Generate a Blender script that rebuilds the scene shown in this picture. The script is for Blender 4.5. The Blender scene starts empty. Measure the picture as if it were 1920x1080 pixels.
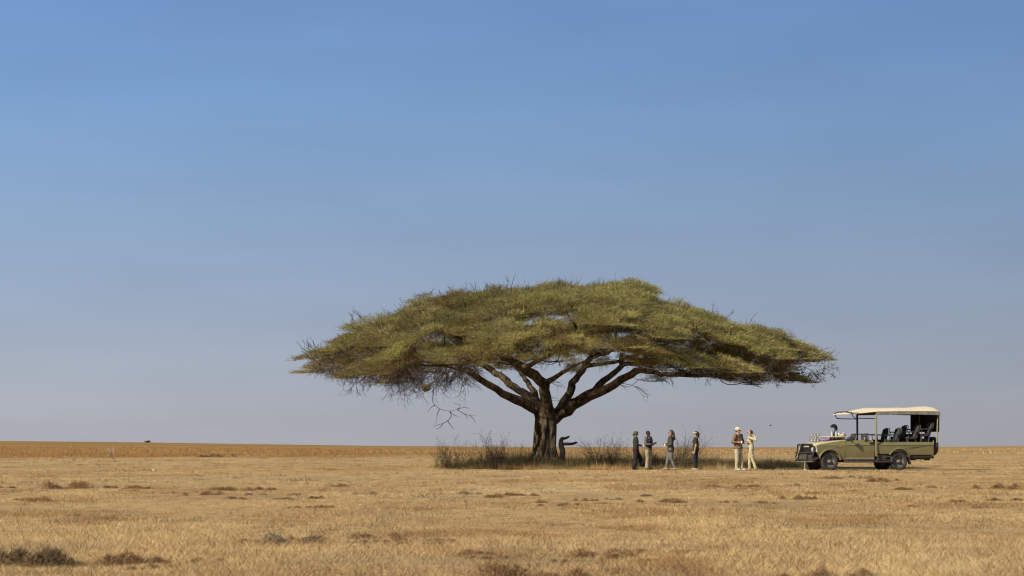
import bpy, bmesh, math, random
import numpy as np
from mathutils import Vector, Matrix, Euler
R = math.radians
random.seed(7)
rng = np.random.default_rng(7)
scene = bpy.context.scene
col = scene.collection

# ------------------------------------------------------------------ camera
F = 85.0 / 36.0 * 1920.0          # focal length in photo pixels
CH = 1.0                          # eye height
HOR = 838.0                       # row of the level horizon in the photo
PITCH = math.atan((HOR - 540.0) / F)
cam_d = bpy.data.cameras.new('camera')
cam_d.lens = 85.0; cam_d.sensor_width = 36.0
cam_d.clip_start = 0.5; cam_d.clip_end = 20000.0
cam_d.dof.use_dof = True; cam_d.dof.focus_distance = 106.0; cam_d.dof.aperture_fstop = 5.6
cam = bpy.data.objects.new('camera', cam_d); col.objects.link(cam)
cam.location = (0, 0, CH); cam.rotation_euler = (R(90) + PITCH, 0, 0)
scene.camera = cam

# ------------------------------------------------------------------ sky, sun, exposure
SUN = Vector((-1.22, -1.0, 1.06)).normalized()      # towards the sun: left, a little behind the camera
EL = math.asin(SUN.z)
AZ = math.atan2(SUN.x, SUN.y)
w = bpy.data.worlds.new('World'); scene.world = w; w.use_nodes = True
nt = w.node_tree; nt.nodes.clear()
wo = nt.nodes.new('ShaderNodeOutputWorld'); bg = nt.nodes.new('ShaderNodeBackground')
sky = nt.nodes.new('ShaderNodeTexSky'); sky.sky_type = 'NISHITA'; sky.sun_disc = False
sky.sun_elevation = EL; sky.sun_rotation = -AZ
sky.altitude = 1200; sky.air_density = 1.0; sky.dust_density = 1.2; sky.ozone_density = 1.5
bg.inputs['Strength'].default_value = 0.073
tc = nt.nodes.new('ShaderNodeTexCoord'); sx = nt.nodes.new('ShaderNodeSeparateXYZ')
mr = nt.nodes.new('ShaderNodeMapRange'); mr.inputs['From Min'].default_value = 0.0; mr.inputs['From Max'].default_value = 0.5
ramp = nt.nodes.new('ShaderNodeValToRGB'); mix = nt.nodes.new('ShaderNodeMix'); mix.data_type = 'RGBA'; mix.blend_type = 'MULTIPLY'
mix.inputs[0].default_value = 1.0
SKY_RAMP = [(0.0035, (0.7079, 0.7104, 0.9908)), (0.0167, (0.6407, 0.6494, 0.9268)), (0.0607, (0.5887, 0.5807, 0.7956)), (0.1048, (0.5972, 0.5763, 0.7585)), (0.1488, (0.6129, 0.6024, 0.7622)), (0.1927, (0.6215, 0.6487, 0.7973)), (0.2365, (0.6257, 0.6838, 0.8392)), (0.2801, (0.6303, 0.7232, 0.9029)), (0.3234, (0.6396, 0.7354, 0.928)), (0.3646, (0.6525, 0.751, 0.9663)), (0.62, (1.0, 1.0, 1.05))]
for i, (p, c) in enumerate(SKY_RAMP):
    e = ramp.color_ramp.elements[i] if i < 2 else ramp.color_ramp.elements.new(p)
    e.position = p; e.color = (*c, 1)
nt.links.new(tc.outputs['Generated'], sx.inputs[0]); nt.links.new(sx.outputs['Z'], mr.inputs['Value'])
nt.links.new(mr.outputs['Result'], ramp.inputs['Fac'])
nt.links.new(sky.outputs['Color'], mix.inputs[6]); nt.links.new(ramp.outputs['Color'], mix.inputs[7])
sn_ = nt.nodes.new('ShaderNodeTexNoise'); sn_.inputs['Scale'].default_value = 9.0; sn_.inputs['Detail'].default_value = 3.0
smp = nt.nodes.new('ShaderNodeMapping'); smp.inputs['Scale'].default_value = (1.0, 1.0, 4.5); smp.inputs['Rotation'].default_value = (0, R(4), 0)
smr = nt.nodes.new('ShaderNodeMapRange'); smr.inputs['From Min'].default_value = 0.3; smr.inputs['From Max'].default_value = 0.7; smr.inputs['To Min'].default_value = 0.965; smr.inputs['To Max'].default_value = 1.035
smx = nt.nodes.new('ShaderNodeMix'); smx.data_type = 'RGBA'; smx.blend_type = 'MULTIPLY'; smx.inputs[0].default_value = 1.0
nt.links.new(tc.outputs['Generated'], smp.inputs[0]); nt.links.new(smp.outputs[0], sn_.inputs['Vector']); nt.links.new(sn_.outputs['Fac'], smr.inputs['Value'])
nt.links.new(mix.outputs[2], smx.inputs[6]); nt.links.new(smr.outputs['Result'], smx.inputs[7]); nt.links.new(smx.outputs[2], bg.inputs['Color']); nt.links.new(bg.outputs[0], wo.inputs[0])
sl = bpy.data.lights.new('sun', 'SUN'); sl.energy = 5.0; sl.angle = R(0.53); sl.color = (1.0, 0.93, 0.82)
so = bpy.data.objects.new('sun', sl); col.objects.link(so)
so.rotation_euler = SUN.to_track_quat('Z', 'Y').to_euler()
scene.view_settings.view_transform = 'Standard'; scene.view_settings.look = 'None'
scene.view_settings.exposure = 0.45; scene.view_settings.gamma = 1.0
scene.cycles.filter_width = 1.15; scene.cycles.max_bounces = 6; scene.cycles.diffuse_bounces = 3; scene.cycles.transparent_max_bounces = 8

# ------------------------------------------------------------------ helpers
CP, SP = math.cos(PITCH), math.sin(PITCH)
def W(px, py, Y):
    """point of the place at depth Y that the photo shows at pixel (px, py)"""
    dx, dy = px - 960.0, 540.0 - py
    d = Vector((dx, F * CP - dy * SP, F * SP + dy * CP))
    d *= Y / d.y
    return Vector((d.x, Y, CH + d.z))
def XY(px, Y): return (px - 960.0) / F * Y

def _hash(ix, iy, seed):
    h = (ix.astype(np.int64) * 374761393 + iy.astype(np.int64) * 668265263 + seed * 974634777) & 0xffffffff
    h = ((h ^ (h >> 13)) * 1274126177) & 0xffffffff
    return ((h ^ (h >> 16)) & 0xffff) / 65535.0
def vnoise(x, y, seed=0):
    x = np.asarray(x, float); y = np.asarray(y, float)
    ix, iy = np.floor(x), np.floor(y); fx, fy = x - ix, y - iy
    fx = fx * fx * (3 - 2 * fx); fy = fy * fy * (3 - 2 * fy)
    a = _hash(ix, iy, seed); b = _hash(ix + 1, iy, seed); c = _hash(ix, iy + 1, seed); d = _hash(ix + 1, iy + 1, seed)
    return (a * (1 - fx) + b * fx) * (1 - fy) + (c * (1 - fx) + d * fx) * fy
def fbm(x, y, seed=0, n=3):
    s, a, t = 0.0, 0.5, 0.0
    for k in range(n):
        s = s + a * vnoise(np.asarray(x) * 2 ** k, np.asarray(y) * 2 ** k, seed + k); t += a; a *= 0.5
    return s / t

def gz(x, y):
    """height of the plain"""
    x = np.asarray(x, float); y = np.asarray(y, float)
    near = (fbm(x / 6.0, y / 9.0, 3) - 0.5) * 0.10 + (vnoise(x / 1.3, y / 1.3, 9) - 0.5) * 0.03
    t = np.clip((y - 260.0) / 2200.0, 0, 1)
    px = 960 + x / np.maximum(y, 1.0) * F
    row = np.interp(px, [-400, 0, 270, 700, 1000, 1300, 1750, 1920, 2400], [823, 827.5, 830, 836.0, 838, 838.5, 838, 836.2, 834])
    far = CH + (HOR - row) / F * 2460.0
    return near * np.clip(1.4 - y / 300.0, 0, 1) + far * t * t * (3 - 2 * t)
def gz1(x, y): return float(gz(x, y))

def link(o, parent=None):
    col.objects.link(o)
    if parent is not None: o.parent = parent
    return o
def tag(o, label=None, cat=None, group=None, kind=None):
    if label: o['label'] = label
    if cat: o['category'] = cat
    if group: o['group'] = group
    if kind: o['kind'] = kind
    return o
def empty(name, loc=(0, 0, 0), rz=0.0):
    o = bpy.data.objects.new(name, None); o.location = loc; o.rotation_euler = (0, 0, rz); o.empty_display_size = 0.2
    return link(o)

def np_mesh(name, v, f, mat, parent=None, colors=None, smooth=False):
    """v (N,3), f (M,3 or 4) index arrays, colors (N,3) per vertex"""
    v = np.asarray(v, np.float32); f = np.asarray(f, np.int32)
    me = bpy.data.meshes.new(name)
    me.vertices.add(len(v)); me.vertices.foreach_set('co', v.ravel())
    k = f.shape[1]
    me.loops.add(f.size); me.loops.foreach_set('vertex_index', f.ravel())
    me.polygons.add(len(f))
    me.polygons.foreach_set('loop_start', np.arange(0, f.size, k, dtype=np.int32))
    me.polygons.foreach_set('loop_total', np.full(len(f), k, np.int32))
    if smooth: me.polygons.foreach_set('use_smooth', np.ones(len(f), bool))
    me.update(calc_edges=True)
    if colors is not None:
        a = me.attributes.new('Col', 'FLOAT_COLOR', 'POINT')
        a.data.foreach_set('color', np.c_[np.asarray(colors, np.float32), np.ones(len(v), np.float32)].ravel())
    me.materials.append(mat)
    return link(bpy.data.objects.new(name, me), parent)

class MB:
    """collects shapes and links them as ONE mesh object"""
    def __init__(s): s.v = []; s.f = []; s.n = 0
    def add(s, vs, fs):
        s.v += [tuple(p) for p in vs]; s.f += [tuple(i + s.n for i in f) for f in fs]; s.n = len(s.v)
    def bm(s, b):
        b.verts.index_update()
        s.add([v.co for v in b.verts], [[v.index for v in f.verts] for f in b.faces]); b.free()
    def box(s, lo, hi, bev=0.0, rot=None, about=None):
        b = bmesh.new(); bmesh.ops.create_cube(b, size=1.0)
        lo = Vector(lo); hi = Vector(hi); c = (lo + hi) / 2; d = hi - lo
        for v in b.verts: v.co = Vector((v.co.x * d.x, v.co.y * d.y, v.co.z * d.z))
        if bev: bmesh.ops.bevel(b, geom=list(b.edges), offset=bev, segments=2, affect='EDGES', profile=0.5)
        for v in b.verts:
            if rot is not None: v.co = rot @ v.co
            v.co += c
        s.bm(b)
    def tube(s, pts, rad, seg=8, cap=True, bark=0.0, seed=0):
        pts = [Vector(p) for p in pts]
        if not hasattr(rad, '__len__'): rad = [rad] * len(pts)
        vs, fs = [], []; up = None
        for i, p in enumerate(pts):
            a = pts[max(i - 1, 0)]; b = pts[min(i + 1, len(pts) - 1)]
            t = (b - a)
            t = t.normalized() if t.length > 1e-9 else Vector((0, 0, 1))
            if up is None:
                up = Vector((0, 0, 1)) if abs(t.z) < 0.9 else Vector((1, 0, 0))
            n = (up - t * up.dot(t)); n = n.normalized() if n.length > 1e-6 else t.orthogonal().normalized()
            up = n; bi = t.cross(n)
            for k in range(seg):
                an = 2 * math.pi * k / seg; r = rad[i]
                if bark:
                    r *= 1 + bark * (math.sin(an * 3 + seed + i * 0.21) * 0.5 + math.sin(an * 7 + seed * 2 + i * 0.37) * 0.35 + random.uniform(-.3, .3))
                vs.append(p + (n * math.cos(an) + bi * math.sin(an)) * r)
        for i in range(len(pts) - 1):
            for k in range(seg):
                k2 = (k + 1) % seg
                fs.append((i * seg + k, i * seg + k2, (i + 1) * seg + k2, (i + 1) * seg + k))
        if cap:
            fs.append(tuple(range(seg))[::-1]); fs.append(tuple((len(pts) - 1) * seg + k for k in range(seg)))
        s.add(vs, fs)
    def prism(s, poly, fn0, fn1):
        """polygon of 2-d points between two placements"""
        n = len(poly); v = [fn0(p) for p in poly] + [fn1(p) for p in poly]
        b = bmesh.new(); bv = [b.verts.new(q) for q in v]
        b.faces.new(bv[:n][::-1]); b.faces.new(bv[n:])
        for i in range(n): b.faces.new((bv[i], bv[(i + 1) % n], bv[n + (i + 1) % n], bv[n + i]))
        bmesh.ops.triangulate(b, faces=[f for f in b.faces if len(f.verts) > 4])
        bmesh.ops.recalc_face_normals(b, faces=b.faces)
        s.bm(b)
    def lathe(s, prof, center, axis='Y', seg=24, closed=False):
        """prof: (radius, offset along axis)"""
        c = Vector(center); vs, fs = [], []
        for r, h in prof:
            for k in range(seg):
                a = 2 * math.pi * k / seg; x, y = r * math.cos(a), r * math.sin(a)
                vs.append(c + Vector({'Y': (x, h, y), 'Z': (x, y, h), 'X': (h, x, y)}[axis]))
        m = len(prof)
        for i in range(m if closed else m - 1):
            for k in range(seg):
                k2 = (k + 1) % seg; j = (i + 1) % m
                fs.append((i * seg + k, i * seg + k2, j * seg + k2, j * seg + k))
        s.add(vs, fs)
    def loft(s, rings, closed=True, cap=True):
        n = len(rings[0]); vs = [p for r in rings for p in r]; fs = []
        for i in range(len(rings) - 1):
            for k in range(n if closed else n - 1):
                k2 = (k + 1) % n
                fs.append((i * n + k, i * n + k2, (i + 1) * n + k2, (i + 1) * n + k))
        if cap and closed: fs += [tuple(range(n))[::-1], tuple((len(rings) - 1) * n + k for k in range(n))]
        s.add(vs, fs)
    def build(s, name, mat, parent=None, smooth=False, angle=35):
        me = bpy.data.meshes.new(name); me.from_pydata(s.v, [], s.f); me.validate()
        b = bmesh.new(); b.from_mesh(me); bmesh.ops.recalc_face_normals(b, faces=b.faces); b.to_mesh(me); b.free()
        me.materials.append(mat)
        if smooth:
            me.shade_smooth()
            me.set_sharp_from_angle(angle=R(angle))
        return link(bpy.data.objects.new(name, me), parent)

def mat(name, c, rough=0.7, var=0.15, scale=8.0, bump=0.0, bscale=40.0, metal=0.0, c2=None, spec=0.3, dust=None):
    m = bpy.data.materials.new(name); m.use_nodes = True; n = m.node_tree; b = n.nodes['Principled BSDF']
    b.inputs['Roughness'].default_value = rough; b.inputs['Metallic'].default_value = metal
    b.inputs['Specular IOR Level'].default_value = spec
    t = n.nodes.new('ShaderNodeTexCoord'); no = n.nodes.new('ShaderNodeTexNoise')
    no.inputs['Scale'].default_value = scale; no.inputs['Detail'].default_value = 5
    n.links.new(t.outputs['Object'], no.inputs['Vector'])
    r = n.nodes.new('ShaderNodeValToRGB')
    lo = [x * (1 - var) for x in c]; hi = [min(1, x * (1 + var)) for x in (c2 or c)]
    r.color_ramp.elements[0].position = 0.3; r.color_ramp.elements[0].color = (*lo, 1)
    r.color_ramp.elements[1].position = 0.7; r.color_ramp.elements[1].color = (*hi, 1)
    n.links.new(no.outputs['Fac'], r.inputs['Fac']); out = r.outputs['Color']
    if dust:      # dust that has settled low down on the vehicle
        sp = n.nodes.new('ShaderNodeSeparateXYZ'); n.links.new(t.outputs['Object'], sp.inputs[0])
        mp = n.nodes.new('ShaderNodeMapRange'); mp.inputs['From Min'].default_value = 1.0; mp.inputs['From Max'].default_value = 0.35
        n.links.new(sp.outputs['Z'], mp.inputs['Value'])
        mu = n.nodes.new('ShaderNodeMath'); mu.operation = 'MULTIPLY'; n.links.new(mp.outputs[0], mu.inputs[0]); n.links.new(no.outputs['Fac'], mu.inputs[1])
        mx = n.nodes.new('ShaderNodeMix'); mx.data_type = 'RGBA'; n.links.new(mu.outputs[0], mx.inputs[0])
        n.links.new(out, mx.inputs[6]); mx.inputs[7].default_value = (*dust, 1); out = mx.outputs[2]
    n.links.new(out, b.inputs['Base Color'])
    if bump:
        n2 = n.nodes.new('ShaderNodeTexNoise'); n2.inputs['Scale'].default_value = bscale; n2.inputs['Detail'].default_value = 4
        n.links.new(t.outputs['Object'], n2.inputs['Vector'])
        bp = n.nodes.new('ShaderNodeBump'); bp.inputs['Strength'].default_value = 0.6; bp.inputs['Distance'].default_value = bump
        n.links.new(n2.outputs['Fac'], bp.inputs['Height']); n.links.new(bp.outputs[0], b.inputs['Normal'])
    return m
def leaf_mat(name, trans=0.3, tint=(1, 1, 1)):
    """material of blades and leaves: the colour of each leaf is stored on the mesh"""
    m = bpy.data.materials.new(name); m.use_nodes = True; n = m.node_tree; n.nodes.clear()
    o = n.nodes.new('ShaderNodeOutputMaterial'); a = n.nodes.new('ShaderNodeAttribute'); a.attribute_name = 'Col'
    d = n.nodes.new('ShaderNodeBsdfDiffuse'); t = n.nodes.new('ShaderNodeBsdfTranslucent'); x = n.nodes.new('ShaderNodeMixShader')
    x.inputs[0].default_value = trans
    n.links.new(a.outputs['Color'], d.inputs['Color']); n.links.new(a.outputs['Color'], t.inputs['Color'])
    n.links.new(d.outputs[0], x.inputs[1]); n.links.new(t.outputs[0], x.inputs[2]); n.links.new(x.outputs[0], o.inputs['Surface'])
    return m

M_BLADE = leaf_mat('dry_blades', 0.25)
M_LEAF = leaf_mat('acacia_leaves', 0.48)
M_TWIG = mat('twig_bark', (0.075, 0.058, 0.045), 0.9, 0.35, 3.0)
M_TWIG_PALE = mat('bleached_twig', (0.40, 0.32, 0.19), 0.9, 0.25, 6.0)
M_DEADWOOD = mat('dead_wood', (0.13, 0.105, 0.08), 0.9, 0.45, 5.0, 0.02, 30)

def bark_mat():
    m = bpy.data.materials.new('acacia_bark'); m.use_nodes = True; n = m.node_tree; b = n.nodes['Principled BSDF']
    b.inputs['Roughness'].default_value = 0.95; b.inputs['Specular IOR Level'].default_value = 0.1
    t = n.nodes.new('ShaderNodeTexCoord'); mp = n.nodes.new('ShaderNodeMapping'); mp.inputs['Scale'].default_value = (1, 1, 0.35)
    n.links.new(t.outputs['Object'], mp.inputs[0])
    n1 = n.nodes.new('ShaderNodeTexNoise'); n1.inputs['Scale'].default_value = 7; n1.inputs['Detail'].default_value = 8; n.links.new(mp.outputs[0], n1.inputs['Vector'])
    n2 = n.nodes.new('ShaderNodeTexNoise'); n2.inputs['Scale'].default_value = 1.6; n2.inputs['Detail'].default_value = 4; n.links.new(t.outputs['Object'], n2.inputs['Vector'])
    r = n.nodes.new('ShaderNodeValToRGB')
    r.color_ramp.elements[0].position = 0.36; r.color_ramp.elements[0].color = (0.020, 0.014, 0.009, 1)
    r.color_ramp.elements[1].position = 0.68; r.color_ramp.elements[1].color = (0.122, 0.086, 0.050, 1)
    n.links.new(n1.outputs['Fac'], r.inputs['Fac'])
    r2 = n.nodes.new('ShaderNodeValToRGB')           # paler yellow-grey patches from noise
    r2.color_ramp.elements[0].position = 0.5; r2.color_ramp.elements[0].color = (0, 0, 0, 1)
    r2.color_ramp.elements[1].position = 0.66; r2.color_ramp.elements[1].color = (1, 1, 1, 1)
    n.links.new(n2.outputs['Fac'], r2.inputs['Fac'])
    mu = n.nodes.new('ShaderNodeMath'); mu.operation = 'MULTIPLY'; mu.inputs[1].default_value = 0.4; n.links.new(r2.outputs['Color'], mu.inputs[0])
    mx = n.nodes.new('ShaderNodeMix'); mx.data_type = 'RGBA'; n.links.new(mu.outputs[0], mx.inputs[0]); n.links.new(r.outputs['Color'], mx.inputs[6]); mx.inputs[7].default_value = (0.20, 0.165, 0.095, 1)
    n.links.new(mx.outputs[2], b.inputs['Base Color'])
    bp = n.nodes.new('ShaderNodeBump'); bp.inputs['Distance'].default_value = 0.12; bp.inputs['Strength'].default_value = 0.9
    n.links.new(n1.outputs['Fac'], bp.inputs['Height']); n.links.new(bp.outputs[0], b.inputs['Normal'])
    return m
M_BARK = bark_mat()

# ------------------------------------------------------------------ the plain
def plain_colour(x, y):
    """colour of the dry sward at a place (0..1 linear), shared by the soil sheet and the blades"""
    x = np.asarray(x, float); y = np.asarray(y, float)
    straw = np.array([0.625, 0.440, 0.208]); tan = np.array([0.535, 0.358, 0.172]); pale = np.array([0.635, 0.475, 0.252]); rust = np.array([0.39, 0.225, 0.080]); grey = np.array([0.44, 0.335, 0.19])
    a = fbm(x / 3.0, y / 6.0, 21); b = fbm(x / 8.0 + 5, y / 14.0, 33); c = fbm(x / 1.5, y / 3.0, 44)
    k = lambda t: np.clip(t, 0, 1)[..., None]
    q = straw + (tan - straw) * k((a - 0.42) * 4) * 0.8
    q = q + (pale - q) * k((b - 0.52) * 5) * 0.7
    q = q + (grey - q) * k((c - 0.58) * 5) * 0.5
    side = np.clip((-x / np.maximum(y, 1) * F + 700) / 900.0, 0.0, 1.0)          # redder grass to the left
    edge = 165 + 70 * fbm(x / 25.0, y / 60.0, 55) + (1 - side) * 130
    edge = edge + (vnoise(x / 4.0, y / 400.0, 57) - .5) * 90
    far = np.clip((y - edge) / 70.0, 0, 1) * (0.30 + 0.48 * side) * np.clip(0.35 + 1.3 * fbm(x / 60.0, y / 130.0, 66), 0, 1)
    q = q + (rust - q) * far[..., None]
    return q

def soil_mat():
    m = bpy.data.materials.new('dry_sward'); m.use_nodes = True; n = m.node_tree; b = n.nodes['Principled BSDF']
    b.inputs['Roughness'].default_value = 1.0; b.inputs['Specular IOR Level'].default_value = 0.0
    a = n.nodes.new('ShaderNodeAttribute'); a.attribute_name = 'Col'
    t = n.nodes.new('ShaderNodeTexCoord'); no = n.nodes.new('ShaderNodeTexNoise'); no.inputs['Scale'].default_value = 3.2; no.inputs['Detail'].default_value = 10; no.inputs['Roughness'].default_value = 0.78
    n.links.new(t.outputs['Object'], no.inputs['Vector'])
    r = n.nodes.new('ShaderNodeValToRGB'); r.color_ramp.elements[0].position = 0.36; r.color_ramp.elements[0].color = (0.42, 0.37, 0.30, 1)
    r.color_ramp.elements[1].position = 0.62; r.color_ramp.elements[1].color = (1.05, 1.05, 1.05, 1)
    n.links.new(no.outputs['Fac'], r.inputs['Fac'])
    mx = n.nodes.new('ShaderNodeMix'); mx.data_type = 'RGBA'; mx.blend_type = 'MULTIPLY'; mx.inputs[0].default_value = 1
    n.links.new(a.outputs['Color'], mx.inputs[6]); n.links.new(r.outputs['Color'], mx.inputs[7]); n.links.new(mx.outputs[2], b.inputs['Base Color'])
    bp = n.nodes.new('ShaderNodeBump'); bp.inputs['Distance'].default_value = 0.05; bp.inputs['Strength'].default_value = 0.5
    n.links.new(no.outputs['Fac'], bp.inputs['Height']); n.links.new(bp.outputs[0], b.inputs['Normal'])
    return m
ys = np.concatenate([np.arange(-30, 8, 4.0), np.arange(8, 40, 0.4), np.arange(40, 140, 1.0), np.arange(140, 400, 4.0), np.geomspace(400, 2460, 60), np.geomspace(2600, 9000, 8)])
us = np.linspace(-1, 1, 261)
hw = 40 + np.maximum(ys, 0) * 0.36
GX = us[None, :] * hw[:, None]; GY = np.repeat(ys[:, None], len(us), 1)
GZ = gz(GX, GY); GZ[ys > 2500] -= ((ys[ys > 2500] - 2460) * 0.01)[:, None]
ni, nj = GX.shape
idx = np.arange(ni * nj).reshape(ni, nj)
gf = np.stack([idx[:-1, :-1], idx[:-1, 1:], idx[1:, 1:], idx[1:, :-1]], -1).reshape(-1, 4)
ground = np_mesh('ground', np.stack([GX, GY, GZ], -1).reshape(-1, 3), gf, soil_mat(), None, plain_colour(GX.ravel(), GY.ravel()) * 0.72, True)
tag(ground, kind='structure')

# ------------------------------------------------------------------ grass (stuff)
def blades(cx, cy, h, wd, lean, colr, zoff=0.0):
    """one thin triangle per blade, arrays of equal length"""
    n = len(cx); th = rng.uniform(0, 2 * np.pi, n); la = rng.uniform(0, 2 * np.pi, n)
    bz = gz(cx, cy) + zoff - 0.01
    bx, by = np.cos(th) * wd * 0.5, np.sin(th) * wd * 0.5
    v = np.empty((n, 3, 3), np.float32)
    v[:, 0] = np.stack([cx - bx, cy - by, bz], -1); v[:, 1] = np.stack([cx + bx, cy + by, bz], -1)
    v[:, 2] = np.stack([cx + np.cos(la) * lean * h, cy + np.sin(la) * lean * h, bz + h], -1)
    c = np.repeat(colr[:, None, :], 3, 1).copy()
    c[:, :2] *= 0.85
    return v.reshape(-1, 3), c.reshape(-1, 3)
def grass_object(name, chunks, m=None):
    v = np.concatenate([c[0] for c in chunks]); c = np.concatenate([c[1] for c in chunks])
    f = np.arange(len(v), dtype=np.int32).reshape(-1, 3)
    o = np_mesh(name, v, f, m or M_BLADE, None, c)
    return tag(o, kind='stuff')

def sward(n, y0, y1):
    # density falls with distance so that the sward stays about as fine in view everywhere
    i0, i1 = 1 / y0, 1 / y1
    Y = 1 / rng.uniform(i1, i0, n)
    X = rng.uniform(-1, 1, n) * (Y * 0.245 + 1.0)
    reps = 7
    cx = np.repeat(X, reps) + rng.normal(0, 1, n * reps) * np.repeat(0.03 + Y * 0.0012, reps)
    cy = np.repeat(Y, reps) + rng.normal(0, 1, n * reps) * np.repeat(0.03 + Y * 0.004, reps)
    lush = fbm(cx / 2.2, cy / 5.0, 71); tuft = np.repeat(rng.gamma(2.2, 0.45, n), reps)
    h = (0.018 + 0.024 * np.clip((lush - 0.35) * 3, 0, 1.3)) * (0.55 + 0.45 * tuft) * rng.uniform(0.6, 1.3, n * reps)
    h *= 1 + np.clip((cy - 90) / 110, 0, 1.8) * np.clip((fbm(cx / 9, cy / 22, 77) - .35) * 4, 0.2, 1)
    wd = np.maximum(0.005, cy * 0.00018) * rng.uniform(0.7, 1.4, n * reps)
    c = plain_colour(cx, cy) * np.repeat(rng.uniform(0.60, 1.35, n), reps)[:, None] * rng.uniform(0.75, 1.2, n * reps)[:, None]
    dark = np.repeat(rng.random(n) < 0.03 + 0.10 * np.clip((fbm(X / 1.1, Y / 1.6, 72) - .55) * 5, 0, 1), reps)
    c[dark] *= np.array([0.55, 0.5, 0.45])
    forb = np.repeat(rng.random(n) < 0.6 * np.clip((fbm(X / 1.4, Y / 4.0, 74) - .60) * 9, 0, 1), reps)      # patches of brown dead herbs
    c[forb] *= np.array([0.66, 0.56, 0.50]); h[forb] *= 1.6
    return blades(cx, cy, h, wd, rng.uniform(0.3, 1.9, n * reps), c)
def herb_clumps(n, y0, y1):
    # small dark dead herbs lying about in the sward
    Y = 1 / rng.uniform(1 / y1, 1 / y0, n); X = rng.uniform(-1, 1, n) * (Y * 0.245 + 1.0)
    k = rng.random(n) < np.clip(.15 + 1.6 * (fbm(X / 3.0, Y / 7.0, 76) - .35), .05, 1); X, Y = X[k], Y[k]; n = len(X)
    reps = 22; size = np.repeat(rng.gamma(2.5, .022, n) * (1 + Y * .006), reps)
    cx = np.repeat(X, reps) + rng.normal(0, 1, n * reps) * size * 1.5; cy = np.repeat(Y, reps) + rng.normal(0, 1, n * reps) * size
    c = np.array([.25, .17, .085]) * np.repeat(rng.uniform(.5, 1.5, n), reps)[:, None] * rng.uniform(.7, 1.3, n * reps)[:, None]
    return blades(cx, cy, np.minimum(size * rng.uniform(.4, 1.2, n * reps), .14), np.maximum(.007, cy * .0002), rng.uniform(.3, 1.6, n * reps), c)
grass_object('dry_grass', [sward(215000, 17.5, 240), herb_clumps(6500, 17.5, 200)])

def rank(n, y0, y1, xf, hmean, wdk, colf, keep, tone=(.82, 1.15)):
    Y = rng.uniform(y0, y1, n); X = XY(rng.uniform(xf[0], xf[1], n), Y)
    k = rng.random(n) < keep(X, Y); X, Y = X[k], Y[k]; m = len(X); reps = 8
    cx = np.repeat(X, reps) + rng.normal(0, 0.09, m * reps); cy = np.repeat(Y, reps) + rng.normal(0, 0.12, m * reps)
    h = np.repeat(hmean(X, Y) * rng.uniform(0.5, 1.25, m), reps) * rng.uniform(0.55, 1.2, m * reps)
    c = colf(cx, cy) * np.repeat(rng.uniform(*tone, m), reps)[:, None]
    return blades(cx, cy, h, np.full(m * reps, wdk) * rng.uniform(0.7, 1.4, m * reps), rng.uniform(0.05, 0.55, m * reps), c)
# taller rusty grass beyond the tree, thicker on the left
def far_keep(x, y):
    px = 960 + x / y * F
    return np.clip(0.15 + 0.9 * np.clip((900 - px) / 700, 0.1, 1) * (0.3 + fbm(x / 14, y / 40, 81)), 0, 1) * np.clip((y - 140 - 190 * fbm(x / 7, y / 300, 82) - np.clip((px - 600) / 8, 0, 90)) / 45, 0, 1)
grass_object('rusty_grass', [
    rank(26000, 170, 330, (-200, 2120), lambda x, y: 0.10 + 0.22 * fbm(x / 9, y / 30, 5), 0.05, lambda x, y: plain_colour(x, y) * np.array([.88, 0.80, 0.72]), far_keep),
    rank(16000, 330, 900, (-200, 2120), lambda x, y: 0.22 + 0.2 * fbm(x / 20, y / 60, 6), 0.14, lambda x, y: plain_colour(x, y) * np.array([1.0, 0.95, 0.9]), far_keep)])
# rank green-brown grass round the foot of the tree
def shade_front(px): return np.interp(px, [700, 830, 900, 1000, 1100, 1200, 1330, 1420, 1560, 1640], [116, 112, 109, 106.5, 105, 104.2, 104.5, 105.5, 107, 112])
def shade_keep(x, y):
    px = 960 + x / y * F
    e = np.clip((px - 770 - 60 * fbm(x / 1.5, y / 3.0, 96)) / 170, 0, 1) * np.clip((1570 - px) / 60, 0, 1)
    f = shade_front(px) + (fbm(x / 1.1, y / 2.0, 91) - 0.5) * 2.6
    return e * (y > f) * np.clip(0.05 + 1.0 * fbm(x / 1.6, y / 2.0, 92), 0, 1)
def shade_h(x, y):
    px = 960 + x / y * F
    base = np.interp(px, [800, 850, 960, 1040, 1120, 1200, 1330, 1400, 1500, 1570], [0.22, 0.5, 0.76, 0.58, 0.58, 0.54, 0.50, 0.46, 0.40, 0.2])
    ramp_in = np.clip((y - shade_front(px)) / 4.0, 0.35, 1)
    return base * ramp_in * (0.30 + 1.15 * fbm(x / 0.9, y / 1.5, 93))
def shade_col(x, y):
    px = 960 + x / y * F
    k = fbm(x / 1.3, y / 2.0, 94); g = np.array([0.215, 0.165, 0.070]); b = np.array([0.42, 0.30, 0.135]); o = np.array([0.42, 0.23, 0.09])
    d = np.clip((y - shade_front(px)) / 3.5, 0, 1)
    mixk = np.clip((k - 0.45) * 4 + (1 - d) * 0.9, 0, 1)[:, None]
    c = g + (b - g) * mixk
    return c + (o - c) * (np.clip((0.5 - d) * 2, 0, 1) * np.clip((fbm(x / 1.6, y / 3, 95) - 0.4) * 4, 0, 1))[:, None]
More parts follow.
